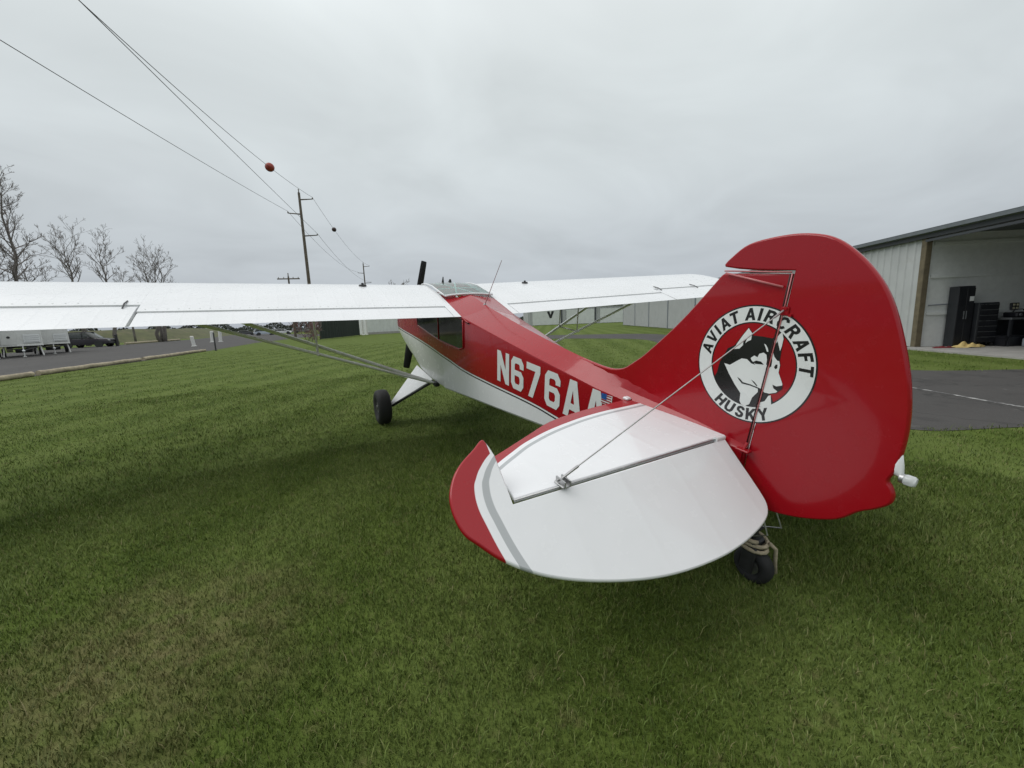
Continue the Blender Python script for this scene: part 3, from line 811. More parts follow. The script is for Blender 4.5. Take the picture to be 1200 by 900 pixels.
# --- stabilizer and elevators
ELEV_DROOP = R(37.9)
for sg in (-1, 1):
    # sg=-1 is the near (left) side: X negative. outlines in (span, forward)
    le = smooth_curve([(.02, .690), (.135, .684), (.362, .668), (.631, .630), (.80, .578), (.942, .505), (1.10, .424), (1.268, .340)], 5)
    out = [(p[0], p[1]) for p in le] + [(1.282, .30), (1.300, .10), (1.312, .008), (.6, .006), (.02, .006)]
    mb = MB(); slab(out, .013, .008, lambda a, b_, h: (sg * a, b_, h), mb)
    st = mb.build('stabilizer', M_STAB[sg], plane, smooth=True, angle=50)
    eo = smooth_curve([(1.322, .205), (1.336, .262), (1.353, .285), (1.40, .252), (1.47, .205), (1.518, .156), (1.552, .090), (1.560, .02), (1.545, -.055), (1.507, -.108), (1.434, -.192), (1.307, -.284), (1.125, -.365), (.913, -.429), (.72, -.462), (.52, -.474), (.367, -.466), (.25, -.448), (.166, -.427), (.11, -.400), (.074, -.352), (.062, -.26), (.056, -.14)], 5)
    out = [(p[0], p[1]) for p in eo] + [(.050, -.006), (.6, -.006), (1.326, -.006), (1.322, .10)]
    mb = MB(); slab(out, .012, .008, lambda a, b_, h: (sg * a, b_, h), mb)
    el = mb.build('elevator', M_ELEV[sg], plane, smooth=True, angle=50)
    el.rotation_euler = (ELEV_DROOP, 0, 0)
    # hinge tube seam, bracket and root fittings
    mb = MB(); mb.tube([(sg * .06, .000, .009), (sg * 1.318, .000, .009)], .0038, 8)
    mb.build('hinge_tube', M_METAL, st, smooth=True)
    mb = MB()
    mb.box((sg * 1.087 - .022, -.030, .012), (sg * 1.087 + .022, .035, .022), bev=.003)
    mb.box((sg * 1.087 - .016, -.034, .018), (sg * 1.087 - .010, .030, .044)); mb.box((sg * 1.087 + .010, -.034, .018), (sg * 1.087 + .016, .030, .044))
    mb.tube([(sg * 1.087 - .024, .012, .034), (sg * 1.087 + .024, .012, .034)], .0065, 8)
    mb.build('wire_bracket', M_METAL, st)
    mb = MB()
    mb.tube([(sg * .045, .0, .008), (sg * .115, .0, .008)], .014, 10); mb.build('root_fitting', M_WHITE, st, smooth=True, angle=40)
    mb = MB(); mb.box((sg * .08 - .02, .655, .012), (sg * .08 + .02, .70, .030), bev=.005)
    mb.build('root_fitting', M_WHITE, st, smooth=True, angle=40)
    # streamlined brace wires above and below
    top0 = Vector((sg * 1.083, .014, .036)); top1 = Vector((sg * (FT + .006), -.155, .690))
    mb = MB(); mb.tube([top0, top1], .0030, 6)
    u = (top1 - top0).normalized(); mb.tube([top0, top0 + u * .085], .0062, 6); mb.tube([top1 - u * .06, top1], .0055, 6)
    mb.build('brace_wire', M_METAL, plane)
    mb = MB(); mb.tube([Vector((sg * 1.083, .014, -.02)), Vector((sg * .04, .03, -.33))], .0030, 6)
    mb.build('brace_wire', M_METAL, plane)

# registration on both sides: block letters cut as film on the flat aft side
GL = {
 'N': [[(0, 0), (0, 1), (.27, 1), (.63, .46), (.63, 1), (.88, 1), (.88, 0), (.62, 0), (.25, .56), (.25, 0)]],
 '6': [[(.0, .16), (.0, .84), (.16, 1), (.68, 1), (.84, .84), (.84, .68), (.59, .68), (.59, .76), (.53, .81), (.31, .81), (.25, .76), (.25, .60), (.68, .60), (.84, .46), (.84, .16), (.68, 0), (.16, 0)], [(.25, .24), (.31, .18), (.53, .18), (.59, .24), (.59, .37), (.53, .43), (.25, .43)]],
 '7': [[(0, 1), (.84, 1), (.84, .80), (.42, 0), (.14, 0), (.55, .80), (0, .80)]],
 'A': [[(0, 0), (.28, 1), (.62, 1), (.90, 0), (.64, 0), (.585, .20), (.315, .20), (.26, 0)], [(.365, .38), (.535, .38), (.45, .74)]],
}
for sg in (-1, 1):
    starts = [2.245, 2.010, 1.775, 1.520, 1.285, 1.045]
    for ch, x0 in zip('N676AA', starts):
        polys = [[(x0 - a * .228, b_ * .308) for a, b_ in pl] for pl in GL[ch]]
        if sg > 0: polys = [[(3.06 - a, b_) for a, b_ in pl] for pl in polys]
        o = film('registration_letter', polys, 0, M_DECALW, plane)
        for v in o.data.vertices:
            xx, z = v.co.y, v.co.z - .245 - (2.245 - v.co.y) * .042
            wt_, zl, wb, zb = (interp(xx, FX, a) for a in (F_WT, F_ZL, F_WB, F_ZB))
            t = (zl - .012 - z) / (zl - .012 - zb - .02)
            v.co = (sg * (wt_ + (wb - wt_) * t + .0035), xx, z)
# small flag behind the letters
def on_side(x, z, off):
    return (-(interp(x, FX, F_WT) + off), x, z)
mb = MB(); mb.add([on_side(.895, -.075, .003), on_side(.800, -.075, .003), on_side(.795, .0, .003), on_side(.890, -.006, .003)], [(0, 1, 2, 3)])
fl = mb.build('flag_decal', M_DECALW, plane)
mb = MB()
for k in range(4):
    z = -.070 + k * .0185
    mb.add([on_side(.893, z, .0042), on_side(.802, z, .0042), on_side(.802, z + .009, .0042), on_side(.893, z + .009, .0042)], [(0, 1, 2, 3)])
mb.build('flag_stripes', M_RED, fl)
mb = MB(); mb.add([on_side(.893, -.040, .0054), on_side(.845, -.040, .0054), on_side(.845, .004, .0054), on_side(.893, .000, .0054)], [(0, 1, 2, 3)])
mb.build('flag_canton', M_BLUE, fl)

# --- landing gear (built in the airplane frame)
inv = (Matrix.Translation((0, 0, H0)) @ (Matrix.Rotation(-BANK, 4, 'Y') @ Matrix.Rotation(TH, 4, 'X'))).inverted()
WR = .249
for sg in (-1, 1):
    axle = inv @ Vector((sg * .973, 4.576, WR))
    g_ = MB()
    inner = axle + Vector((-sg * .13, 0, .015))
    A1 = Vector((sg * .375, 4.70, -.665)); A2 = Vector((sg * .365, 3.98, -.700))
    # leg fairing: closed thin triangular cover
    th = Vector((sg * .012, 0, .018))
    lo = inner + Vector((0, 0, -.01))
    g_.add([A1 + th, A2 + th, lo + Vector((0, -.035, 0)) + th, lo + Vector((0, .045, 0)) + th, A1 - th, A2 - th, lo + Vector((0, -.035, 0)) - th, lo + Vector((0, .045, 0)) - th],
           [(0, 1, 2, 3), (7, 6, 5, 4), (0, 4, 5, 1), (1, 5, 6, 2), (2, 6, 7, 3), (3, 7, 4, 0)])
    leg = g_.build('gear_leg', M_WHITE, plane)
    t_ = MB(); t_.tube([lo + Vector((0, 0, .0)), axle + Vector((sg * .02, 0, 0))], .024, 10); t_.tube([A1 + Vector((0, 0, -.01)), lo + Vector((0, .04, 0))], .022, 8); t_.tube([A2 + Vector((0, 0, -.01)), lo + Vector((0, -.03, 0))], .018, 8)
    t_.build('axle', M_DKMETAL, leg, smooth=True)
    w_ = empty('wheel'); w_.parent = plane; w_.location = axle; w_.rotation_euler = (0, BANK, 0)
    t_ = MB(); hw = .092
    t_.lathe([(-hw * .62, .10), (-hw * .85, .13), (-hw, .17), (-hw * .98, .205), (-hw * .80, .235), (-hw * .45, .2475), (0, .249), (hw * .45, .2475), (hw * .80, .235), (hw * .98, .205), (hw, .17), (hw * .85, .13), (hw * .62, .10)], 40, 'x')
    t_.build('tyre', M_TYRE, w_, smooth=True, angle=60)
    t_ = MB(); t_.lathe([(-.06, .02), (-.06, .095), (-.05, .104), (.05, .104), (.06, .095), (.06, .02)], 24, 'x'); t_.lathe([(-.085, .03), (-.085, .001)], 12, 'x'); t_.lathe([(-.085, .03), (.085, .03)], 12, 'x')
    t_.build('rim', M_METAL, w_, smooth=True, angle=40)

# --- tail wheel with steering arm, leaf spring
tw = inv @ Vector((.0, -.170, .092))
mb = MB(); hw = .038
mb.lathe([(-hw * .5, .04), (-hw, .055), (-hw, .080), (-hw * .6, .094), (0, .098), (hw * .6, .094), (hw, .080), (hw, .055), (hw * .5, .04)], 28, 'x', tuple(tw))
mb.build('tail_wheel', M_TYRE, plane, smooth=True, angle=60)
mb = MB()
mb.lathe([(-.03, .002), (-.03, .042), (.03, .042), (.03, .002)], 16, 'x', tuple(tw))
mb.build('tail_wheel_hub', M_METAL, plane)
mb = MB()
for s in (-1, 1): mb.box((tw.x + s * .050 - .006, tw.y - .025, tw.z - .025), (tw.x + s * .050 + .006, tw.y + .045, tw.z + .125), bev=.004)
mb.box((tw.x - .056, tw.y - .01, tw.z + .112), (tw.x + .056, tw.y + .075, tw.z + .150), bev=.01)
mb.tube([(tw.x, tw.y + .03, tw.z + .13), (tw.x, tw.y + .035, tw.z + .22)], .022, 10)
mb.build('tail_wheel_fork', M_DKMETAL, plane)
mb = MB()
for k in range(3): mb.loft([[(tw.x + sx * .022, y_, z_ + dz - k * .010) for sx, dz in ((-1, -.004), (1, -.004), (1, .004), (-1, .004))] for y_, z_ in ((tw.y + .02, tw.z + .21), (tw.y + .10, tw.z + .235), (tw.y + .22 - k * .0, tw.z + .25), (.25, -.345))])
mb.build('tail_spring', M_DKMETAL, plane)
for s in (-1, 1):
    mb = MB(); mb.tube([(tw.x + s * .085, tw.y + .04, tw.z + .175), (tw.x + s * .06, tw.y - .06, tw.z + .24), (tw.x + s * .05, -.25, -.23)], .004, 6)
    mb.build('steering_chain', M_METAL, plane)
mb = MB(); mb.box((tw.x - .09, tw.y + .025, tw.z + .168), (tw.x + .09, tw.y + .055, tw.z + .180), bev=.003)
mb.build('steering_arm', M_DKMETAL, plane)

# --- propeller and spinner
pa = R(-13.0); PC = Vector((0, 6.06, -.09))
blade = []
for r_, wd, tw_ in ((.10, .035, 60), (.20, .060, 48), (.35, .075, 36), (.55, .075, 28), (.75, .066, 22), (.90, .060, 18), (.962, .056, 17), (.970, .044, 17)):
    a = R(tw_); ring = []
    for k in range(10):
        an = 2 * math.pi * k / 10
        cx, cz = wd * math.cos(an), wd * .16 * math.sin(an)
        ring.append((cx * math.cos(a) - cz * math.sin(a), cx * math.sin(a) + cz * math.cos(a), r_))
    blade.append(ring)
for s in (1, -1):
    mb = MB()
    Rm = Matrix.Rotation(-pa * 1.0 + (0 if s > 0 else math.pi), 4, 'Y')
    mb.loft([[tuple(PC + (Rm @ Vector(p))) for p in ring] for ring in blade])
    mb.build('propeller_blade', M_PROP, plane, smooth=True, angle=60)
mb = MB(); mb.lathe([(5.90, .16), (5.95, .17), (6.10, .155), (6.22, .11), (6.30, .05), (6.33, .002)], 24, 'y', (0, 0, -.09))
mb.build('spinner', M_WHITE, plane, smooth=True)

# ------------------------------------------------------------------ hangar row on the right
def ribbed(name, col, pitch_bump=0.0):
    return simple(name, col, .55, var=.07, scale=1.5, kind='World', dirt=((.30, .28, .24), 1.2, .60, .25))
M_PANEL = ribbed('white_steel_panel', (.46, .475, .475))
M_PANELG = ribbed('pale_grey_steel_panel', (.40, .41, .415))
M_INWALL = simple('interior_wall_white', (.70, .72, .71), .7, var=.06, kind='World')
M_FASCIA = simple('dark_fascia', (.045, .05, .058), .5, var=.1, kind='World')
M_GUTTER = simple('gutter_metal', (.20, .22, .25), .45, var=.1, kind='World')
M_ROOF = simple('roof_steel', (.10, .11, .12), .5, var=.1, kind='World')
M_WOODPOST = simple('brown_post', (.14, .115, .072), .8, var=.3, scale=5)
EAVE = 3.42
hangar = empty('hangar', hp(0, 0))
hangar.rotation_euler = (0, 0, math.atan2(HD.y, HD.x))      # local X along the front, local -Y into the building
tag(hangar, 'long white metal hangar row with one open bay beside the taxi lane', 'hangar')
def corr(mb, x0, x1, z0, z1, y, mi=0, pitch=.30, dep=.030, axis='x'):
    """ribbed sheet steel: trapezoid ribs"""
    P = []; x = x0
    sgn = 1 if x1 > x0 else -1
    while (x1 - x) * sgn > 1e-6:
        for f, d in ((0, 0), (.55, 0), (.65, dep), (.90, dep)):
            xx = x + sgn * pitch * f
            if (x1 - xx) * sgn > 0: P.append((xx, d))
        x += sgn * pitch
    P.append((x1, 0))
    V = []
    for xx, d in P:
        a, b_ = ((xx, y + d) if axis == 'x' else (y + d, xx))
        V += [(a, b_, z0), (a, b_, z1)]
    F = [(2 * i, 2 * i + 2, 2 * i + 3, 2 * i + 1) for i in range(len(P) - 1)]
    mb.add(V, F, mi)
# local +Y faces the camera side (outwards)
L_END = 49.0
segs = [(.16, 5.0, M_PANEL), (5.2, 12.2, M_PANELG), (12.4, 19.4, M_PANEL), (19.6, 26.6, M_PANELG), (26.8, 33.8, M_PANELG), (34.0, 41.0, M_PANELG), (41.2, L_END, M_PANELG)]
for x0, x1, mt in segs:
    mb = MB(); corr(mb, x0, x1, .04, EAVE, -.04)
    mb.build('door_panel', mt, hangar)
    mb = MB(); mb.box((x1 + .01, -.16, 0), (x1 + .19, .015, EAVE), bev=.01)
    mb.build('door_post', M_GUTTER, hangar)
mb = MB(); mb.box((-.09, -.14, 0), (.09, .04, EAVE), bev=.012)
mb.build('door_post', M_WOODPOST, hangar)
mb = MB(); mb.box((-.01, -10.0, .05), (.10, -.19, 3.55)); mb.build('partition_wall', M_INWALL, hangar)
mb = MB(); mb.box((-13.0, -10.2, .05), (.10, -10.0, 3.55)); mb.build('back_wall', M_INWALL, hangar)
mb = MB(); mb.box((-13.2, -10.2, .05), (-13.0, -.2, 3.55)); mb.build('partition_wall', M_INWALL, hangar)
mb = MB(); corr(mb, -26, -13.2, .04, EAVE, -.04); mb.build('door_panel', M_PANEL, hangar)
mb = MB(); corr(mb, -12, -.12, .04, EAVE, L_END + .18, axis='y'); mb.build('end_wall', M_PANELG, hangar)
mb = MB(); mb.box((-13.2, -10.2, -.1), (.0, .55, .045)); mb.build('bay_floor', M_CONC, hangar)
mb = MB(); mb.box((-26, -.26, EAVE), (L_END + .3, .10, EAVE + .13)); mb.build('fascia', M_FASCIA, hangar)
mb = MB()
prof = [(.12, .135), (.24, .145), (.26, .235), (.245, .235), (.235, .155), (.13, .152)]
mb.loft([[(x, y, EAVE + z) for y, z in prof] for x in (-26, L_END + .3)])
mb.build('gutter', M_GUTTER, hangar)
mb = MB()
rp = [(.20, EAVE + .235), (.20, EAVE + .27), (-6.0, EAVE + 1.22), (-12.4, EAVE + .27), (-12.4, EAVE + .23), (-6.0, EAVE + 1.16)]
mb.loft([[(x, y, z) for y, z in rp] for x in (-26, L_END + .3)])
mb.build('roof', M_ROOF, hangar)
mb = MB(); mb.box((-13.0, -9.98, 3.555), (.0, -.27, 3.59)); mb.build('bay_ceiling', M_ROOF, hangar)
mb = MB(); mb.box((-13.2, .11, EAVE - .12), (-.15, .14, EAVE - .05)); mb.build('door_track', M_FASCIA, hangar)
mb = MB(); mb.tube([(-.055, -.25, 1.36), (-.055, -.92, 1.38)], .018, 8); mb.build('conduit', M_GUTTER, hangar)
mb = MB(); mb.box((-.10, -1.06, 1.30), (-.012, -.93, 1.46), bev=.01); mb.build('outlet_box', M_GUTTER, hangar)

for zz in (1.05, 2.2, 3.2):
    mb = MB(); mb.box((-.05, -9.9, zz), (-.012, -.24, zz + .10)); mb.build('wall_girt', M_INWALL, hangar)
for yy in (-2.4, -6.0):
    mb = MB(); mb.box((-7.0, yy - .08, 3.46), (-5.2, yy + .08, 3.54), bev=.01); mb.build('ceiling_lamp', M_DECALW, hangar)
# things standing in the open bay, against the partition
HR = math.atan2(HD.y, HD.x)
M_CAB = simple('dark_cabinet_steel', (.020, .022, .026), .4, var=.15, scale=3)
M_CABV = simple('dark_blue_steel', (.014, .015, .019), .4, var=.2, scale=3)
M_TRIM = simple('drawer_trim', (.20, .21, .22), .3, metal=.6, var=.1)
M_YEL = simple('pale_yellow_cloth', (.62, .47, .19), .9, var=.15, scale=10, bmp=.4)
M_REDC = simple('dark_red_cloth', (.16, .010, .016), .9, var=.25, scale=10, bmp=.4)
M_CREAM = simple('cream_plastic', (.62, .58, .40), .5)
def inbay(name, x, y, label, cat):
    o = empty(name, hp(x, -y, .045), HR); tag(o, label, cat); return o
t = inbay('storage_cabinet', -.24, -1.02, 'tall dark storage cabinet just inside the open hangar', 'cabinet')
mb = MB(); mb.box((-.15, -.24, 0), (.15, .24, 1.86), bev=.012); mb.build('body', M_CAB, t)
for k in range(2):
    mb = MB(); y0 = -.232 + k * .235; mb.box((-.168, y0, .08), (-.152, y0 + .228, 1.80), bev=.006); d_ = mb.build('door', M_CABV, t)
    mb = MB(); mb.box((-.195, (-.04 if k == 0 else .03), .85), (-.169, (-.02 if k == 0 else .05), 1.1), bev=.004); mb.build('handle', M_TRIM, d_)
mb = MB(); mb.box((-.176, -.21, 1.40), (-.169, -.09, 1.54)); mb.build('paper_note', M_DECALW, t)
t = inbay('tool_chest', -.30, -1.58, 'black rolling tool chest with many drawers beside the tall cabinet', 'tool chest')
mb = MB(); mb.box((-.22, -.29, .12), (.22, .29, 1.34), bev=.015); mb.build('body', M_CAB, t)
for k in range(7):
    z0 = .16 + k * .165
    mb = MB(); mb.box((-.24, -.27, z0), (-.222, .27, z0 + .145), bev=.006); d_ = mb.build('drawer', M_CABV, t)
    mb = MB(); mb.box((-.258, -.25, z0 + .12), (-.241, .25, z0 + .135)); mb.build('pull', M_TRIM, d_)
for dx_ in (-.17, .17):
    for dy in (-.24, .24):
        mb = MB(); mb.lathe([(-.02, .01), (-.02, .055), (.02, .055), (.02, .01)], 12, 'y', (dx_, dy, .056)); mb.build('castor', M_TYRE, t)
t = inbay('workbench', -.46, -2.60, 'dark workbench with a light top edge right of the tool chest', 'workbench')
mb = MB(); mb.box((-.38, -.68, .80), (.38, .68, .86), bev=.008); mb.build('top', M_TRIM, t)
mb = MB(); mb.box((-.34, -.64, .18), (.34, .64, .24), bev=.008); mb.build('shelf', M_CAB, t)
mb = MB(); mb.box((.30, -.62, .25), (.33, .62, .795)); mb.build('back_panel', M_CAB, t)
for dx_ in (-.34, .34):
    for dy in (-.64, .64):
        mb = MB(); mb.box((dx_ - .03, dy - .03, 0), (dx_ + .03, dy + .03, .80)); mb.build('leg', M_CAB, t)
t = inbay('machine_case', -.46, -2.45, 'dark boxy machine lying on top of the workbench', 'machine')
t.location.z += .86
mb = MB(); mb.box((-.2, -.32, 0), (.2, .22, .16), bev=.03); mb.build('housing', M_CABV, t)
mb = MB(); mb.tube([(0, -.2, .16), (0, -.15, .24), (0, .08, .24), (0, .13, .16)], .014, 8); mb.build('handle', M_CAB, t)
mb = MB(); mb.lathe([(-.21, .04), (-.202, .05), (-.2, .001)], 12, 'x', (0, .1, .08)); mb.build('dial', M_TRIM, t)
t = inbay('storage_bin', -.62, -2.15, 'low dark blue bin on the floor in front of the workbench', 'bin')
mb = MB(); mb.loft([[(sx * w_, sy * w_ * 1.5, z) for sx, sy in ((-1, -1), (1, -1), (1, 1), (-1, 1))] for w_, z in ((.17, 0), (.20, .26), (.215, .26), (.215, .29), (.19, .29), (.16, .03))]); mb.build('tub', M_CABV, t)
mb = MB(); mb.box((-.21, -.31, .292), (.21, .31, .315), bev=.01); mb.build('lid', M_CAB, t)
t = inbay('water_jug', -.98, -2.30, 'translucent pale jug standing on the hangar floor edge', 'jug')
mb = MB(); mb.lathe([(0, .08), (.01, .10), (.22, .10), (.28, .05), (.30, .03), (.34, .03), (.34, .001)], 16, 'z'); mb.build('bottle', simple('pale_plastic', (.32, .36, .40), .35), t, smooth=True)
mb = MB(); mb.lathe([(.34, .034), (.37, .034), (.37, .001)], 12, 'z'); mb.build('cap', M_BLUE, t)
# motor-cart with a large wheel at the picture's edge
t = inbay('wheeled_cart', -1.00, -2.80, 'black wheeled machine at the right edge of the open hangar', 'cart')
mb = MB(); mb.lathe([(-.05, .24), (-.06, .29), (-.03, .325), (.03, .325), (.06, .29), (.05, .24)], 32, 'x', (-.1, .10, .325)); wh = mb.build('wheel', M_TYRE, t, smooth=True, angle=50)
mb = MB(); mb.lathe([(-.03, .225), (-.035, .245), (.035, .245), (.03, .225)], 32, 'x', (-.1, .10, .325)); mb.lathe([(-.06, .04), (.06, .04)], 12, 'x', (-.1, .10, .325))
for k in range(8):
    a = k * math.pi / 4; mb.tube([(-.1, .10 + .03 * math.cos(a), .325 + .03 * math.sin(a)), (-.1, .10 + .235 * math.cos(a), .325 + .235 * math.sin(a))], .006, 5)
mb.build('rim', M_TRIM, wh, smooth=True, angle=40)
mb = MB(); mb.box((-.25, -1.0, .35), (.25, -.35, .75), bev=.06); mb.build('body', M_CAB, t)
mb = MB(); mb.tube([(-.16, .10, .325), (-.16, -.12, .72), (-.2, -.2, .95)], .022, 8); mb.tube([(-.04, .10, .325), (-.04, -.12, .72), (0, -.2, .95)], .022, 8); mb.tube([(-.4, -.22, .98), (.2, -.22, .98)], .018, 8); mb.build('fork', M_CAB, t)
mb = MB(); mb.box((-.28, -.5, .78), (.18, .05, .93), bev=.05); mb.build('tank', M_CAB, t)
mb = MB(); mb.lathe([(-.05, .3), (-.055, .325), (.055, .325), (.05, .3)], 24, 'x', (-.1, -.95, .325)); mb.lathe([(-.03, .01), (-.03, .3), (.03, .3), (.03, .01)], 24, 'x', (-.1, -.95, .325)); mb.build('wheel', M_TYRE, t, smooth=True, angle=50)
t = inbay('switch_box', -.04, -2.75, 'small cream four-way outlet box on the inner wall above the bench', 'outlet box')
t.location.z = 1.12
mb = MB(); mb.box((-.06, -.11, 0), (0, .11, .22), bev=.01); mb.build('plate', M_CAB, t)
for a in (-.05, .05):
    for b_ in (.06, .16): 
        mb = MB(); mb.box((-.075, a - .032, b_ - .032), (-.061, a + .032, b_ + .032), bev=.006); mb.build('socket', M_CREAM, t)
# cloth heaps at the bay entrance
random.seed(3)
def cloth(name, cx, cy, rx, ry, h, mat, seed, label, cat):
    rnd = random.Random(seed); n = 22; V = []; F = []
    ph = [rnd.uniform(0, 6) for _ in range(6)]
    for i in range(n):
        for j in range(n):
            u = 2 * i / (n - 1) - 1; v = 2 * j / (n - 1) - 1
            r_ = math.sqrt(u * u + v * v)
            e = max(0, 1 - r_ ** 2.2 * .8)
            z = h * e * (.55 + .25 * math.sin(5 * u + ph[0]) * math.cos(4 * v + ph[1]) + .2 * math.sin(9 * v + 6 * u + ph[2]))
            k = 1 + .12 * math.sin(4 * math.atan2(v, u) + ph[3])
            c_ = 1 / max(1, r_ ** .8)
            V.append((u * rx * k * c_, v * ry * k * c_, max(z, .004)))
    for i in range(n - 1):
        for j in range(n - 1): F.append((i * n + j, (i + 1) * n + j, (i + 1) * n + j + 1, i * n + j + 1))
    mb = MB(); mb.add(V, F); o = mb.build(name, mat, smooth=True)
    o.location = hp(cx, -cy, .046); o.rotation_euler = (0, 0, HR)
    tag(o, label, cat)
cloth('yellow_cloth', -.68, -.98, .20, .42, .20, M_YEL, 1, 'crumpled pale yellow cloth on the hangar floor edge', 'cloth')
cloth('red_cloth', -.60, -.36, .16, .32, .06, M_REDC, 2, 'dark red rag lying flat left of the yellow cloth', 'rag')

# ------------------------------------------------------------------ far buildings
def far_building(name, A, B, depth, h, rise, mat, label, ribs=.6, stripe=None):
    A = Vector((*A, 0)); B = Vector((*B, 0)); d = (B - A); L = d.length
    e = empty(name, A, math.atan2(d.y, d.x)); tag(e, label, 'building')
    mb = MB(); corr(mb, 0, L, 0, h, 0, pitch=ribs, dep=-.04); mb.build('front_wall', mat, e)
    mb = MB(); corr(mb, 0, depth, 0, h, 0, pitch=ribs, dep=.04, axis='y'); mb.build('side_wall', mat, e)
    mb = MB(); corr(mb, 0, depth, 0, h, L, pitch=ribs, dep=.04, axis='y'); mb.build('side_wall', mat, e)
    mb = MB(); corr(mb, 0, L, 0, h, depth, pitch=ribs, dep=.04); mb.build('back_wall', mat, e)
    mb = MB()
    rp = [(-.3, h), (-.3, h + .12), (depth / 2, h + rise), (depth + .3, h + .12), (depth + .3, h), (depth / 2, h + rise - .12)]
    mb.loft([[(x, y, z) for y, z in rp] for x in (-.25, L + .25)]); mb.build('roof', M_ROOF, e)
    return e, L
M_FARW = ribbed('far_white_panel', (.62, .64, .63))
e, L = far_building('metal_shed', (8.6, 66.5), (22.0, 70.5), 14, 3.6, 1.0, M_FARW, 'white metal shed beyond the lawn, left of the fuselage')
mb = MB(); mb.box((-.05, -.10, 0), (L + .05, -.05, .35)); mb.build('base_strip', M_CONC, e)
e, L = far_building('storage_building', (44.0, 76.0), (68.0, 64.0), 16, 3.8, 1.0, M_PANELG, 'pale grey metal building far behind the right wing strut')
for x0 in (1.0, 8.5, 16.0):
    mb = MB(); mb.box((x0, -.14, .05), (x0 + 6.2, -.06, 3.2), bev=.02); mb.build('roller_door', M_FARW, e)
    mb = MB(); mb.box((x0 + 6.35, -.16, 0), (x0 + 6.6, -.05, 3.5)); mb.build('door_jamb', M_FASCIA, e)
mb = MB(); mb.add([(4.2, -.16, 3.0), (4.75, -.16, 3.0), (5.0, -.16, 2.2), (5.25, -.16, 3.0), (5.8, -.16, 3.0), (5.2, -.16, 1.5), (4.8, -.16, 1.5)], [(0, 1, 2, 6), (2, 3, 4, 5, 6)])
mb.build('letter_v', M_DECALB, e)

# ------------------------------------------------------------------ screened fence, posts, shrubs
M_SCREEN = simple('dark_green_screen', (.013, .022, .017), .8, var=.35, scale=3, kind='World', bmp=.3)
M_WPOST = simple('white_post', (.62, .62, .60), .6, var=.12)
fe_ = empty('screen_fence', (.87, 51.2, 0), math.atan2(12.3, 6.1)); tag(fe_, 'dark green slatted screen fence standing at the lawn edge', 'fence')
FL = 13.7
for k in range(5):
    x = k * FL / 4; mb = MB(); mb.tube([(x, .06, 0), (x, .06, 2.5)], .04, 8); mb.build('post', M_DKMETAL, fe_)
mb = MB(); rs = random.Random(5)
n = 150
for k in range(n):
    x = k * FL / n; mb.box((x, -.01 - rs.uniform(0, .025), .06), (x + FL / n * .86, .012, 2.36 + rs.uniform(-.03, .03)))
o = mb.build('slats', M_SCREEN, fe_); o['kind'] = 'stuff'
for z in (.3, 1.3, 2.3):
    mb = MB(); mb.tube([(0, .04, z), (FL, .04, z)], .022, 6); mb.build('rail', M_DKMETAL, fe_)
def post(x, y, h, r_, mat, label, lean=(0, 0), cat='post', group=None):
    mb = MB(); mb.tube([(0, 0, -.1), (lean[0] * h, lean[1] * h, h - .05), (lean[0] * h, lean[1] * h, h)], [r_, r_, r_ * .6], 10)
    mb.lathe([(0, r_ * 1.5), (.06, r_ * 1.5), (.08, r_)], 10, 'z')
    o = mb.build('bollard' if cat == 'bollard' else 'post', mat, smooth=True, angle=40); o.location = (x, y, 0); tag(o, label, cat, group)
post(7.6, 64.6, 2.4, .16, M_WPOST, 'white post at the right end of the dark screen fence', cat='post')
post(8.35, 65.6, 2.4, .13, M_WPOST, 'thinner white post next to the shed corner', cat='post')
post(-10.9, 50.2, 1.05, .16, M_WPOST, 'white bollard on the asphalt past the timber log end', (-.08, 0), 'bollard')
post(-11.6, 66.0, 1.5, .20, M_WPOST, 'left of the pair of white bollards by the dark sign post', (.05, 0), 'bollard')
post(-10.7, 66.0, 1.5, .20, M_WPOST, 'right of the pair of white bollards by the dark sign post', (.05, 0), 'bollard')
post(-7.13, 35.6, 1.35, .05, M_DKMETAL, 'thin dark steel post on the lawn edge near the log end', cat='post')
post(-22.6, 71.0, 1.6, .16, M_DKMETAL, 'dark post right of the parked dark car', cat='post')
M_LOG = simple('weathered_log', (.36, .31, .22), .85, var=.3, scale=4, bmp=.5, dirt=((.12, .10, .07), 3, .55, .6))
def log(A, B, r_, label):
    A = Vector(A); B = Vector(B); rs = random.Random(int(A.y * 10))
    n = 14; mb = MB()
    mb.tube([A + (B - A) * (i / n) + Vector((rs.uniform(-.015, .015), 0, rs.uniform(-.01, .01))) for i in range(n + 1)], [r_ * (1 - .12 * i / n + rs.uniform(-.04, .04)) for i in range(n + 1)], 12)
    o = mb.build('log', M_LOG, smooth=True, angle=50); tag(o, label, 'log', 'timber logs edging the lot')
log((-13.4, 8.6, .09), (-10.75, 20.5, .09), .105, 'weathered timber log edging the lot, running off the picture')
log((-10.7, 20.8, .09), (-9.35, 27.3, .09), .10, 'middle weathered timber log edging the lot')
log((-9.3, 27.6, .09), (-7.75, 35.4, .09), .10, 'far weathered timber log ending by the thin dark post')
log((-24.3, 80.0, .15), (-21.2, 98.0, .15), .17, 'pale far log along the other side of the road')

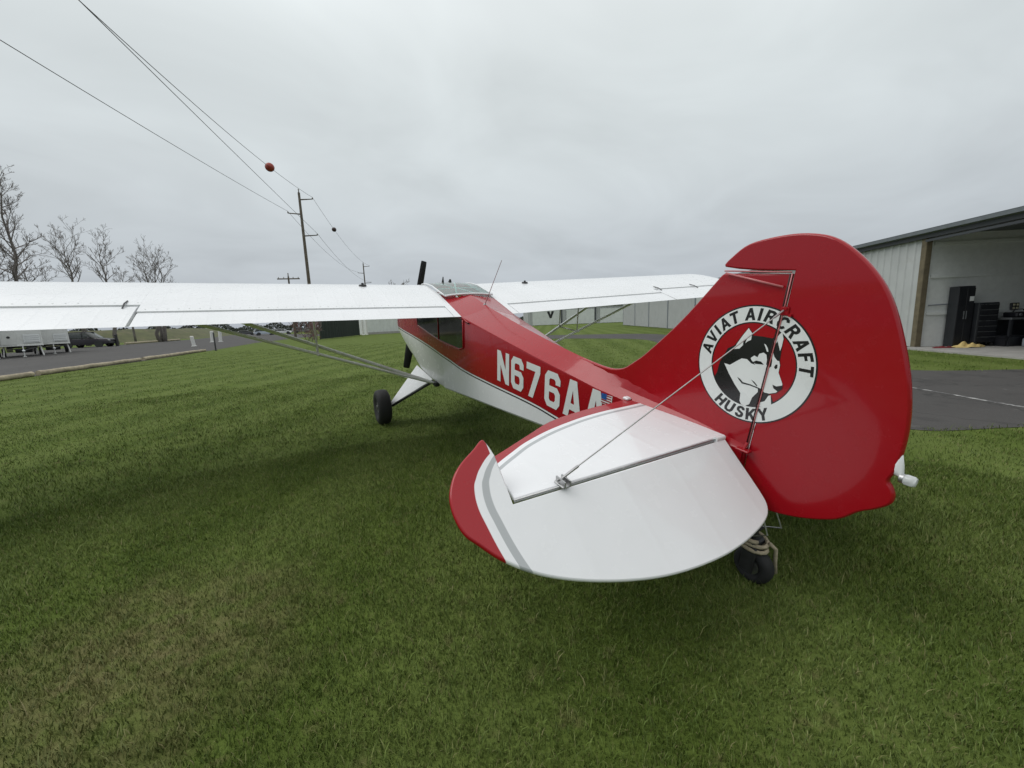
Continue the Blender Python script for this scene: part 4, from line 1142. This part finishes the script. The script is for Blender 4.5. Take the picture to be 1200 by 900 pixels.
# ------------------------------------------------------------------ tie-down rope on the tail wheel
M_ROPE = simple('tan_rope', (.40, .34, .24), .9, var=.25, scale=40, bmp=.5)
rope = empty('tie_down_rope', (.035, -.185, 0)); tag(rope, 'tan rope coiled round the tail wheel under the rudder', 'rope')
def coil(name, turns, rx, ry, z0, z1, r_, ph, off=(0, 0)):
    rs = random.Random(int(ph * 10)); P = []
    n = int(turns * 18)
    for i in range(n + 1):
        a = ph + 2 * math.pi * turns * i / n; k = 1 + .10 * math.sin(a * 1.7 + ph)
        P.append((off[0] + rx * k * math.cos(a), off[1] + ry * k * math.sin(a), z0 + (z1 - z0) * i / n + .020 * math.sin(a)))
    mb = MB(); mb.tube(P, r_, 7); return mb.build(name, M_ROPE, rope, smooth=True)
coil('rope_loop', 2.6, .062, .075, .195, .260, .0105, .3, (-.04, .035))
mb = MB(); mb.tube([(-.02, -.05, .235), (.012, -.065, .20), (.022, -.06, .12), (.05, -.05, .05), (.09, -.02, .030), (.14, .08, .030), (.26, .13, .028)], .0095, 7)
mb.build('rope_tail', M_ROPE, rope, smooth=True)

# ------------------------------------------------------------------ power line
M_POLE = simple('weathered_pole', (.115, .095, .075), .9, var=.3, scale=2.5, bmp=.4, dirt=((.20, .19, .17), 1.0, .5, .6))
M_WIRE = simple('wire', (.05, .05, .052), .6)
M_BALL = simple('marker_ball_red', (.30, .035, .02), .5, var=.2)
M_BALLK = simple('marker_ball_dark', (.04, .018, .018), .5, var=.2)
M_INS = simple('insulator', (.22, .20, .19), .3)
PD = Vector((14.65, 53.0, 0)).normalized(); PR = Vector((PD.y, -PD.x, 0))
def power_pole(name, loc, h, arms, label, sc=1.0, cross=None, r_=.17):
    e = empty(name, loc); tag(e, label, 'utility pole')
    mb = MB(); mb.tube([(0, 0, -.5), (0, 0, h * .5), (0, 0, h)], [r_ * 1.25, r_, r_ * .72], 12); mb.build('pole', M_POLE, e, smooth=True, angle=50)
    tips = []
    for z, side, ln in arms:
        mb = MB(); tip = PR * side * ln + Vector((0, 0, z + .10))
        mb.tube([Vector((0, 0, z)), tip], [.075, .05], 8); a_ = mb.build('arm', M_POLE, e, smooth=True)
        mb = MB(); mb.lathe([(-.02, .05), (.05, .09), (.09, .05), (.13, .08), (.18, .04), (.20, .001)], 10, 'z', tuple(tip)); mb.build('insulator', M_INS, a_, smooth=True)
        tips.append(Vector(loc) + tip + Vector((0, 0, .2)))
    mb = MB(); mb.lathe([(h - .02, .06), (h + .25, .05), (h + .35, .08), (h + .42, .001)], 8, 'z'); mb.build('top_pin', M_INS, e, smooth=True)
    if cross:
        mb = MB(); mb.box((-.06, -.07, cross - .08), (.06, .07, cross + .08)); 
        mb = MB(); a, b_ = -PR * 1.2, PR * 1.2
        mb.tube([a + Vector((0, 0, cross)), b_ + Vector((0, 0, cross))], .07, 6); c_ = mb.build('crossarm', M_POLE, e)
        for k in (-1.05, -.5, .5, 1.05):
            mb = MB(); p = PR * k; mb.lathe([(cross + .06, .03), (cross + .16, .05), (cross + .24, .001)], 8, 'z', (p.x, p.y, 0)); mb.build('insulator', M_INS, c_)
    return tips
ARMS = [(15.65, 1, 1.35), (14.10, -1, 1.35), (11.75, 1, 1.45)]
P1 = Vector((.335, 51.85, 0)); P2 = Vector((14.98, 104.86, 0)); P0 = P1 - (P2 - P1); P3 = P2 + (P2 - P1)
T0 = power_pole('utility_pole', P0, 13.6, [(12.7, 1, 1.35), (9.93, -1, 1.35), (13.03, 1, 1.45)], 'tall wooden utility pole left of the camera')
T1 = power_pole('utility_pole', P1, 16.4, ARMS, 'tall wooden utility pole with three stub arms rising behind the left wing', cross=5.4)
T2 = power_pole('utility_pole', P2, 16.4, ARMS, 'farthest small utility pole beside the propeller blade')
T3 = [t + (P2 - P1) for t in T2]
power_pole('utility_pole', Vector((-1.7, 53.4, 0)), 7.4, [], 'short wooden pole with crossarm left of the tall one', cross=7.15, r_=.12)
def wire(A, B, sag, label, r_=.016):
    n = 28; P = [A + (B - A) * (i / n) - Vector((0, 0, 4 * sag * (i / n) * (1 - i / n))) for i in range(n + 1)]
    mb = MB(); mb.tube(P, r_, 5); o = mb.build('power_line', M_WIRE, smooth=True); tag(o, label, 'power line')
    return P
W = [wire(T1[0], T0[0], 1.38, 'uppermost power line carrying the large red marker ball'), wire(T1[1], T0[1], .35, 'leftmost power line running out of the left picture edge'), wire(T1[2], T0[2], .09, 'power line from the lowest arm of the tall pole towards the camera')]
W2 = [wire(T1[0], T2[0], 1.4, 'far span of power line carrying the small dark ball'), wire(T1[1], T2[1], 1.4, 'far span of power line from the left stub arm'), wire(T1[2], T2[2], 1.4, 'far lowest span of power line between the two poles')]
def ball(P, mat, r_, label):
    e = empty('marker_ball', P); tag(e, label, 'marker ball')
    mb = MB(); mb.lathe([(-r_ * math.cos(a), max(.002, r_ * math.sin(a))) for a in np.linspace(0, math.pi, 13)], 20, 'y'); mb.build('sphere', mat, e, smooth=True)
    mb = MB(); mb.lathe([(-.012, r_ * 1.0), (-.012, r_ * 1.03), (.012, r_ * 1.03), (.012, r_)], 20, 'y'); mb.build('clamp_band', M_DKMETAL, e)
ball(W[0][7] * .76 + W[0][8] * .24, M_BALL, .33, 'large red aerial marker ball on the nearest upper power line')
ball(W2[0][6], M_BALLK, .30, 'small dark marker ball on the wire right of the tall pole')

# ------------------------------------------------------------------ bare trees
M_BARK = simple('bark', (.145, .130, .120), .95, var=.3, scale=2, kind='World')
M_TWIG = simple('twigs', (.190, .168, .158), .95, var=.2, scale=2, kind='World')
M_TWIGR = simple('red_twigs', (.17, .075, .075), .95, var=.3, scale=2, kind='World')
def tree(loc, h, spread, label, seed, base=.25, fork=False, twig=.010, levels=4, nb=26, up_=.5, trunks=1, r0=None, tilt=0.0, name='bare_tree', cat='tree', tmat=None, group=None):
    rs = random.Random(seed)
    e = empty(name, loc); tag(e, label, cat, group)
    tk = MB(); cr_ = MB()
    r0 = r0 or h * .011
    def grow(p, d, L, r_, lev):
        n = 4 if lev == 1 else 3
        P = [p]; dd = d.copy()
        for i in range(n):
            dd = (dd + Vector((rs.gauss(0, .13), rs.gauss(0, .13), rs.gauss(.05, .08)))).normalized()
            P.append(P[-1] + dd * L / n)
        cr_.tube(P, [max(twig, r_ * (1 - .75 * i / n)) for i in range(n + 1)], 4 if lev > 1 else 5, caps=False)
        if lev >= levels: return
        k = rs.randint(4, 6) if lev == 1 else (rs.randint(3, 4) if lev == 2 else rs.randint(2, 3))
        for j in range(k):
            t = rs.uniform(.25, 1.0); i = min(n - 1, int(t * n)); q = P[i] + (P[i + 1] - P[i]) * (t * n - i)
            ax = Vector((rs.gauss(0, 1), rs.gauss(0, 1), rs.gauss(0, 1))).normalized()
            nd = (dd + ax * .85 + Vector((0, 0, .25))).normalized()
            grow(q, nd, L * rs.uniform(.38, .62) * (1.1 - .3 * t), r_ * .5, lev + 1)
    for tt in range(trunks):
        off = Vector((rs.uniform(-1, 1), rs.uniform(-1, 1), 0)) * (.35 * (trunks - 1))
        top = Vector((off.x * 3 + rs.gauss(0, .3) + tilt * h, off.y * 3 + rs.gauss(0, .3), h * rs.uniform(.86, 1.0) * (.62 if fork else .97)))
        n = 9; P = []
        for i in range(n + 1):
            t = i / n; P.append(off + (top - off) * t + Vector((rs.gauss(0, .006) * h, rs.gauss(0, .006) * h, 0)) * (t > 0))
        P[0] = off + Vector((0, 0, -.3))
        tk.tube(P, [max(.02, r0 * (1.25 - 1.12 * (i / n) ** .9)) for i in range(n + 1)], 8)
        for j in range(nb):
            t = base + (1 - base) * (j + rs.random()) / nb
            i = min(n - 1, int(t * n)); q = P[i] + (P[i + 1] - P[i]) * (t * n - i)
            az = j * 2.4 + rs.uniform(-.5, .5)
            el = up_ + .5 * t + rs.gauss(0, .12)
            d = Vector((math.cos(az) * math.cos(el), math.sin(az) * math.cos(el), math.sin(el)))
            prof = (math.sin(math.pi * min(1, (1 - t) * .75 + .18)) if not fork else (.45 + .55 * t))
            grow(q, d, spread * prof * rs.uniform(.75, 1.15), r0 * (.42 * (1.15 - t) + .06), 1)
    tk.build('trunk', M_BARK, e, smooth=True)
    cr_.build('crown', tmat or M_TWIG, e, smooth=True)
tree((-27.9, 64.0, 0), 20.4, 2.7, 'tallest bare tree with a straight trunk at the left picture edge', 11, base=.36, nb=30, up_=.30, twig=.010)
tree((-29.9, 65.0, 0), 19.0, 2.4, 'bare tree with trunk cut by the left picture edge', 12, base=.40, nb=26, up_=.30, twig=.010, tilt=-.02)
tree((-34.6, 84.6, 0), 14.6, 3.2, 'low drooping bare tree between the tallest and the next bare trees', 13, base=.45, nb=18, up_=.0, twig=.011)
tree((-28.9, 82.0, 0), 24.6, 4.0, 'bare tree with upswept crown right of the tallest tree', 14, base=.62, fork=True, nb=15, up_=.62, twig=.012)
tree((-26.2, 83.8, 0), 22.0, 3.3, 'bare tree slightly lower, crown touching the upswept one', 15, base=.60, fork=True, nb=14, up_=.60, twig=.012)
tree((-28.2, 100.0, 0), 15.0, 2.0, 'faint thin bare sapling left of the round bare tree', 16, base=.5, nb=10, up_=.6, twig=.011)
tree((-22.3, 90.4, 0), 22.6, 3.4, 'round bushy bare tree with several trunks, rightmost of the row', 17, base=.45, fork=True, trunks=3, nb=11, up_=.55, twig=.012)
tree((25.3, 112.0, 0), 14.0, 4.5, 'far round treetop showing over the wing beside the propeller', 18, base=.4, fork=True, trunks=2, nb=14, up_=.35, twig=.03)
tree((-.1, 45.6, 0), 2.0, 1.0, 'small bare reddish shrub at the lawn edge left of the screen fence', 19, base=.1, nb=18, up_=.5, twig=.010, trunks=3, r0=.03, levels=2, name='shrub', cat='shrub', tmat=M_TWIGR)
tree((-.8, 48.5, 0), 1.8, .9, 'second bare shrub just behind the reddish one', 20, base=.1, nb=16, up_=.5, twig=.010, trunks=3, r0=.03, levels=2, name='shrub', cat='shrub', tmat=M_TWIG)

# ------------------------------------------------------------------ trailers
M_TRW = simple('trailer_white', (.66, .67, .65), .4, var=.06, scale=2, dirt=((.35, .33, .29), 2.5, .55, .35))
M_CHAS = simple('chassis_dark', (.03, .032, .032), .7, var=.3)
def trailer(loc, rz, L, W_, label):
    e = empty('cargo_trailer', loc, rz); tag(e, label, 'trailer', 'white trailers parked in a row')
    z0 = .86
    mb = MB(); mb.box((-W_ / 2, 0, z0), (W_ / 2, L, z0 + 2.1), bev=.06); b_ = mb.build('body', M_TRW, e)
    mb = MB(); mb.box((-W_ / 2 + .08, -.035, z0 + .10), (-.22, -.003, z0 + 1.1), bev=.02); mb.build('front_panel', M_TRW, b_)
    mb = MB(); mb.box((.12, -.05, z0 + .22), (W_ / 2 - .12, -.003, z0 + .92), bev=.03); mb.build('storage_hatch', M_DECALW, b_)
    for zz in (.30, .45, .60, .75):
        mb = MB(); mb.box((.18, -.060, z0 + zz), (W_ / 2 - .18, -.051, z0 + zz + .03)); mb.build('louvre', M_PANELG, b_)
    mb = MB(); mb.lathe([(-.03, .10), (-.05, .09), (-.05, .001)], 14, 'y', (-.62, 0, z0 + .70)); mb.build('vent', M_CHAS, b_)
    mb = MB(); mb.box((-W_ / 2 - .01, -.07, z0 - .02), (W_ / 2 + .01, .02, z0 + .06), bev=.012); mb.build('bumper_rail', M_TRW, e)
    mb = MB()
    for s in (-1, 1): mb.box((s * W_ * .33 - .05, .05, z0 - .20), (s * W_ * .33 + .05, L - .1, z0 - .02))
    for k in range(4): mb.box((-W_ * .33, .3 + k * L / 4.5, z0 - .16), (W_ * .33, .38 + k * L / 4.5, z0 - .05))
    mb.build('chassis', M_CHAS, e)
    mb = MB()
    for s in (-1, 1): mb.tube([(s * W_ * .33, .1, z0 - .14), (0, -1.15, .50)], .045, 6)
    mb.tube([(0, -1.35, .50), (0, -1.1, .50)], .05, 8); mb.build('tongue', M_CHAS, e)
    mb = MB(); mb.lathe([(-.08, .02), (-.06, .07), (0, .09), (.06, .07), (.08, .02)], 12, 'z', (0, -1.42, .50)); mb.build('coupler', M_DECALW, e, smooth=True)
    mb = MB(); mb.tube([(0, -1.05, .9), (0, -1.05, .05)], .035, 8); mb.box((-.1, -1.15, 0), (.1, -.95, .05)); mb.build('jack', M_WPOST, e)
    for s in (-1, 1):
        mb = MB(); mb.tube([(s * W_ * .42, .2, z0 - .05), (s * W_ * .46, -.02, .02)], .05, 6); mb.build('corner_leg', M_WPOST, e)
        w_ = MB(); w_.lathe([(-.10, .16), (-.11, .28), (-.08, .335), (.08, .335), (.11, .28), (.10, .16)], 20, 'x', (s * (W_ / 2 - .12), L * .58, .335)); wh = w_.build('wheel', M_TYRE, e, smooth=True, angle=50)
        w_ = MB(); w_.lathe([(-.06, .01), (-.06, .17), (.06, .17), (.06, .01)], 16, 'x', (s * (W_ / 2 - .12), L * .58, .335)); w_.build('rim', M_METAL, wh)
    mb = MB(); mb.box((-.4, .9, .30), (.5, 1.5, z0 - .21), bev=.03); mb.build('water_tank', M_CHAS, e)
rzt = math.atan2(-19, 47) * -1
trailer((-21.05, 45.7, .006), .40, 5.0, 2.25, 'middle white trailer with its tongue towards the lawn')
trailer((-21.15, 50.6, .006), .40, 5.0, 2.2, 'white trailer next to the dark parked car')
trailer((-22.3, 42.8, .006), .40, 5.0, 2.25, 'white trailer cut off by the left picture edge')

# ------------------------------------------------------------------ cars
def carpaint(name, c): return simple(name, c, .3, var=.05, coat=.7)
def car(loc, rz, paint_, label, suv=True):
    e = empty('parked_car', loc, rz); tag(e, label, 'car')
    L, Wd = (4.9, .93) if suv else (4.5, .88)
    hb = 1.02 if suv else .92; hr = 1.78 if suv else 1.45
    def ring(x, zl, zh, w, tw): return [(x, -w, zl), (x, -w * 1.02, (zl + zh) * .5), (x, -w * tw, zh - .05), (x, -w * tw + .06, zh), (x, w * tw - .06, zh), (x, w * tw, zh - .05), (x, w * 1.02, (zl + zh) * .5), (x, w, zl)]
    st = [(-L / 2, .48, hb - .12, .80), (-L / 2 + .10, .36, hb, .90), (-1.2, .30, hb + .02, 1.0), (.6, .30, hb + .01, 1.0), (1.35, .30, hb - .02, .99), (L / 2 - .25, .34, hb - .12, .95), (L / 2 - .06, .40, hb - .22, .88), (L / 2, .50, hb - .34, .80)]
    mb = MB(); mb.loft([ring(x, a, b_, Wd * k, .97) for x, a, b_, k in st]); body = mb.build('body', paint_, e, smooth=True, angle=35)
    cab = [(-L / 2 + .08, hb - .02, .90, hb + .02), (-L / 2 + .42, hb, .86, hr - .06), (-.6, hb, .86, hr), (.25, hb, .86, hr - .03), (1.12, hb - .03, .90, hb + .02)]
    mb = MB(); mb.loft([ring(x, a, max(zt_, a + .06), Wd * .93, k) for x, a, k, zt_ in cab]); gh = mb.build('cabin', M_WINDOW, e, smooth=True, angle=35)
    mb = MB(); mb.loft([[(x, -w, z), (x, w, z), (x, w * .97, z + .045), (x, -w * .97, z + .045)] for x, w, z in ((-L / 2 + .36, Wd * .80, hr - .085), (-.6, Wd * .81, hr - .02), (.28, Wd * .80, hr - .05))]); mb.build('roof', paint_, e, smooth=True, angle=40)
    for s in (-1, 1):
        for x0 in (-1.15, -.1):
            mb = MB(); mb.tube([(x0, s * Wd * .955, hb), (x0 - (.25 if x0 < -1 else 0), s * Wd * .80, hr - .04)], .045, 6); mb.build('pillar', paint_, gh)
        mb = MB(); mb.box((.55, s * Wd * 1.0 - .10 + (.12 if s > 0 else -.12), hb), (.75, s * Wd * 1.0 + .08 + (.08 if s > 0 else -.08), hb + .16), bev=.03); mb.build('mirror', paint_, e)
        for x0 in (-L * .305, L * .305):
            mb = MB(); mb.lathe([(-.10, .22), (-.115, .30), (-.08, .36), (.08, .36), (.115, .30), (.10, .22)], 22, 'y', (x0, s * (Wd - .09), .36)); wh = mb.build('wheel', M_TYRE, e, smooth=True, angle=50)
            mb = MB(); mb.lathe([(-.112, .05), (-.09, .21), (-.11, .235), (.11, .235), (.09, .21), (.112, .05)], 18, 'y', (x0, s * (Wd - .09), .36)); mb.build('rim', M_METAL, wh)
            mb = MB(); mb.lathe([(-.03, .37), (-.03, .43), (.03, .43), (.03, .37)], 20, 'y', (x0, s * (Wd + .005), .36)); mb.build('wheel_arch', M_CHAS, e)
        mb = MB(); mb.box((L / 2 - .14, s * .62 - .16, hb - .33), (L / 2 + .005, s * .62 + .16, hb - .18), bev=.03); mb.build('headlight', M_LENS, e)
        mb = MB(); mb.box((-L / 2 - .005, s * .66 - .10, hb - .30), (-L / 2 + .12, s * .66 + .10, hb - .05), bev=.03); mb.build('tail_lamp', M_REDC, e)
    mb = MB(); mb.box((L / 2 - .10, -Wd * .86, .36), (L / 2 + .06, Wd * .86, .58), bev=.05); mb.build('front_bumper', M_CHAS, e)
    mb = MB(); mb.box((L / 2 - .06, -.42, hb - .38), (L / 2 + .012, .42, hb - .20), bev=.02); mb.build('grille', M_CHAS, e)
    return e
_c = car((-25.4, 71.3, .006), math.atan2(-1.7, 4.5) + .12, simple('dark_plum_paint', (.016, .012, .020), .35, var=.1), 'dark plum car parked beside the white trailers'); _c.scale = (1.08, 1.08, 1.12)
car((-4.2, 126, .006), -.15, carpaint('white_car_paint', (.62, .63, .64)), 'white car far down the lot above the wing strut', False)
car((-8.2, 121.5, .006), .2, carpaint('silver_car_paint', (.40, .45, .52)), 'pale blue-silver car far down the lot left of the white one')
car((-13.8, 140, .006), .1, carpaint('dark_car_paint', (.03, .03, .035)), 'dark car far down the lot, leftmost of the far cars', False)
car((0.5, 143, .006), .3, carpaint('grey_car_paint', (.14, .145, .15)), 'grey car far down the lot, rightmost of the far cars')

# ------------------------------------------------------------------ grass bank and far tree line
mb = MB(); V = []; F = []
line = smooth_curve([(-120, 84), (-70, 92), (-42, 104), (-31, 122), (-28, 150), (-32, 200), (-60, 260)], 6)
prof = [(-9, -.2), (-5, 1.0), (-1.5, 2.5), (1.5, 2.6), (6, 1.0), (10, -.2)]
rs = random.Random(8)
for i, p in enumerate(line):
    a = line[max(i - 1, 0)]; b_ = line[min(i + 1, len(line) - 1)]; d = (b_ - a).normalized(); nr = Vector((-d.y, d.x))
    for o_, z in prof: V.append((p.x + nr.x * o_, p.y + nr.y * o_, z + (rs.uniform(-.15, .15) if z > 0 else 0)))
for i in range(len(line) - 1):
    for j in range(5): F.append((i * 6 + j, i * 6 + j + 1, i * 6 + j + 7, i * 6 + j + 6))
mb.add(V, F)
M_BANK = simple('rough_bank', (.075, .082, .032), .95, var=.35, scale=.5, kind='World', bmp=.8, dirt=((.13, .11, .06), .6, .5, .7))
struct(mb.build('grass_bank', M_BANK, smooth=True), 'rough grass bank beyond the road')

rng_ = np.random.default_rng(4)
n = 60000
az = rng_.uniform(-62, 100, n) ; rad = rng_.uniform(240, 300, n)
hh = (3.2 + 2.6 * (.5 + .5 * np.sin(az * .9) * np.sin(az * .37 + 1)) + 1.2 * np.sin(az * 2.3)) * rng_.uniform(0, 1, n) ** .9
cx = rad * np.sin(np.radians(az)); cy = rad * np.cos(np.radians(az))
t1 = rng_.normal(size=(n, 3)); t1 /= np.linalg.norm(t1, axis=1)[:, None]
t2 = np.cross(t1, rng_.normal(size=(n, 3))); t2 /= np.linalg.norm(t2, axis=1)[:, None]
sz = rng_.uniform(.3, .7, n)[:, None]
C_ = np.stack([cx, cy, hh + .2], 1)
Vv = np.concatenate([C_ + t1 * sz, C_ - t1 * sz * .5 + t2 * sz * .8, C_ - t1 * sz * .5 - t2 * sz * .8], 0)
Ff = np.stack([np.arange(n), np.arange(n) + n, np.arange(n) + 2 * n], 1)
me = bpy.data.meshes.new('far_woods'); me.from_pydata(Vv.tolist(), [], Ff.tolist()); me.update()
me.materials.append(simple('far_foliage', (.040, .046, .036), .95, var=.4, scale=.05, kind='World'))
o = bpy.data.objects.new('far_woods', me); COL.objects.link(o)
o['kind'] = 'stuff'; o['label'] = 'low dark line of far trees along the horizon'; o['category'] = 'woods'

# ------------------------------------------------------------------ lawn blades
def inside(px, py, poly):
    res = np.zeros(len(px), bool); j = len(poly) - 1
    for i in range(len(poly)):
        xi, yi = poly[i]; xj, yj = poly[j]
        c_ = ((yi > py) != (yj > py)) & (px < (xj - xi) * (py - yi) / (yj - yi + 1e-12) + xi)
        res ^= c_; j = i
    return res
def blades(count, r0, r1, pw, hgt, wid, seed):
    g_ = np.random.default_rng(seed)
    u = g_.uniform(0, 1, count)
    rr = (r0 ** pw + (r1 ** pw - r0 ** pw) * u) ** (1 / pw)
    aa = yaw + g_.uniform(-R(72), R(72), count)
    x = CAM.x + rr * np.sin(aa); y = CAM.y + rr * np.cos(aa)
    # uneven growth: denser and thinner spots
    cl = g_.normal(0, .02, (count, 2)); nc = max(1, count // 9)
    idx = g_.integers(0, nc, count); m_ = g_.random(count) < .55
    x = np.where(m_, x[idx] + cl[:, 0] * rr[idx] ** .5, x); y = np.where(m_, y[idx] + cl[:, 1] * rr[idx] ** .5, y)
    jx = .10 * np.sin(x * 9 + 4 * np.sin(y * 5)) + g_.normal(0, .05, len(x)); jy = .10 * np.sin(y * 8 + 4 * np.sin(x * 6)) + g_.normal(0, .05, len(x))
    ok = ~inside(x + jx, y + jy, LOT) & ~inside(x + jx, y + jy, TAXI)
    rel = np.stack([x - HO.x, y - HO.y], 1); m_ = rel @ np.array([HN.x, HN.y]); ok &= m_ < -.6
    x, y = x[ok], y[ok]; n = len(x)
    h = hgt * g_.lognormal(0, .35, n) * (1 + .2 * np.sin(x * 1.3 + 2 * np.sin(y * .7)))
    w = wid * g_.uniform(.6, 1.3, n)
    a = g_.uniform(0, 2 * np.pi, n); lean = g_.uniform(.15, 1.1, n) * h; la = g_.uniform(0, 2 * np.pi, n)
    dx_, dy_ = np.cos(a) * w / 2, np.sin(a) * w / 2
    lx, ly = np.cos(la) * lean, np.sin(la) * lean
    z = np.zeros(n)
    V = np.empty((n, 5, 3))
    V[:, 0] = np.stack([x - dx_, y - dy_, z - .005], 1); V[:, 1] = np.stack([x + dx_, y + dy_, z - .005], 1)
    V[:, 2] = np.stack([x + dx_ * .8 + lx * .35, y + dy_ * .8 + ly * .35, h * .62], 1); V[:, 3] = np.stack([x - dx_ * .8 + lx * .35, y - dy_ * .8 + ly * .35, h * .62], 1)
    V[:, 4] = np.stack([x + lx, y + ly, h], 1)
    return V, g_.uniform(0, 1, n)
sets = [blades(370000, .9, 5.0, 1.45, .022, .0035, 1), blades(200000, 4.6, 12.0, 1.25, .024, .0060, 2), blades(100000, 11.0, 34.0, 1.15, .025, .013, 3), blades(14000, .9, 8.0, 1.5, .042, .0045, 4)]
V = np.concatenate([s_[0] for s_ in sets]); T = np.concatenate([s_[1] for s_ in sets])
n = len(V)
me = bpy.data.meshes.new('grass')
me.vertices.add(n * 5); me.vertices.foreach_set('co', V.reshape(-1).astype(np.float32))
b_ = (np.arange(n) * 5)[:, None]
loops = np.concatenate([b_ + np.array([[0, 1, 2, 3]]), b_ + np.array([[3, 2, 4]])], 1).reshape(-1)
me.loops.add(len(loops)); me.loops.foreach_set('vertex_index', loops.astype(np.int32))
me.polygons.add(n * 2)
ls = (np.arange(n) * 7)[:, None] + np.array([[0, 4]])
me.polygons.foreach_set('loop_start', ls.reshape(-1).astype(np.int32))
me.update(calc_edges=True); me.validate()
at_ = me.attributes.new('tone', 'FLOAT', 'POINT'); at_.data.foreach_set('value', np.repeat(T, 5).astype(np.float32))
me.materials.append(M_BLADE)
o = bpy.data.objects.new('grass', me); COL.objects.link(o)
o['kind'] = 'stuff'; o['label'] = 'short mown green grass blades of the lawn'; o['category'] = 'grass'
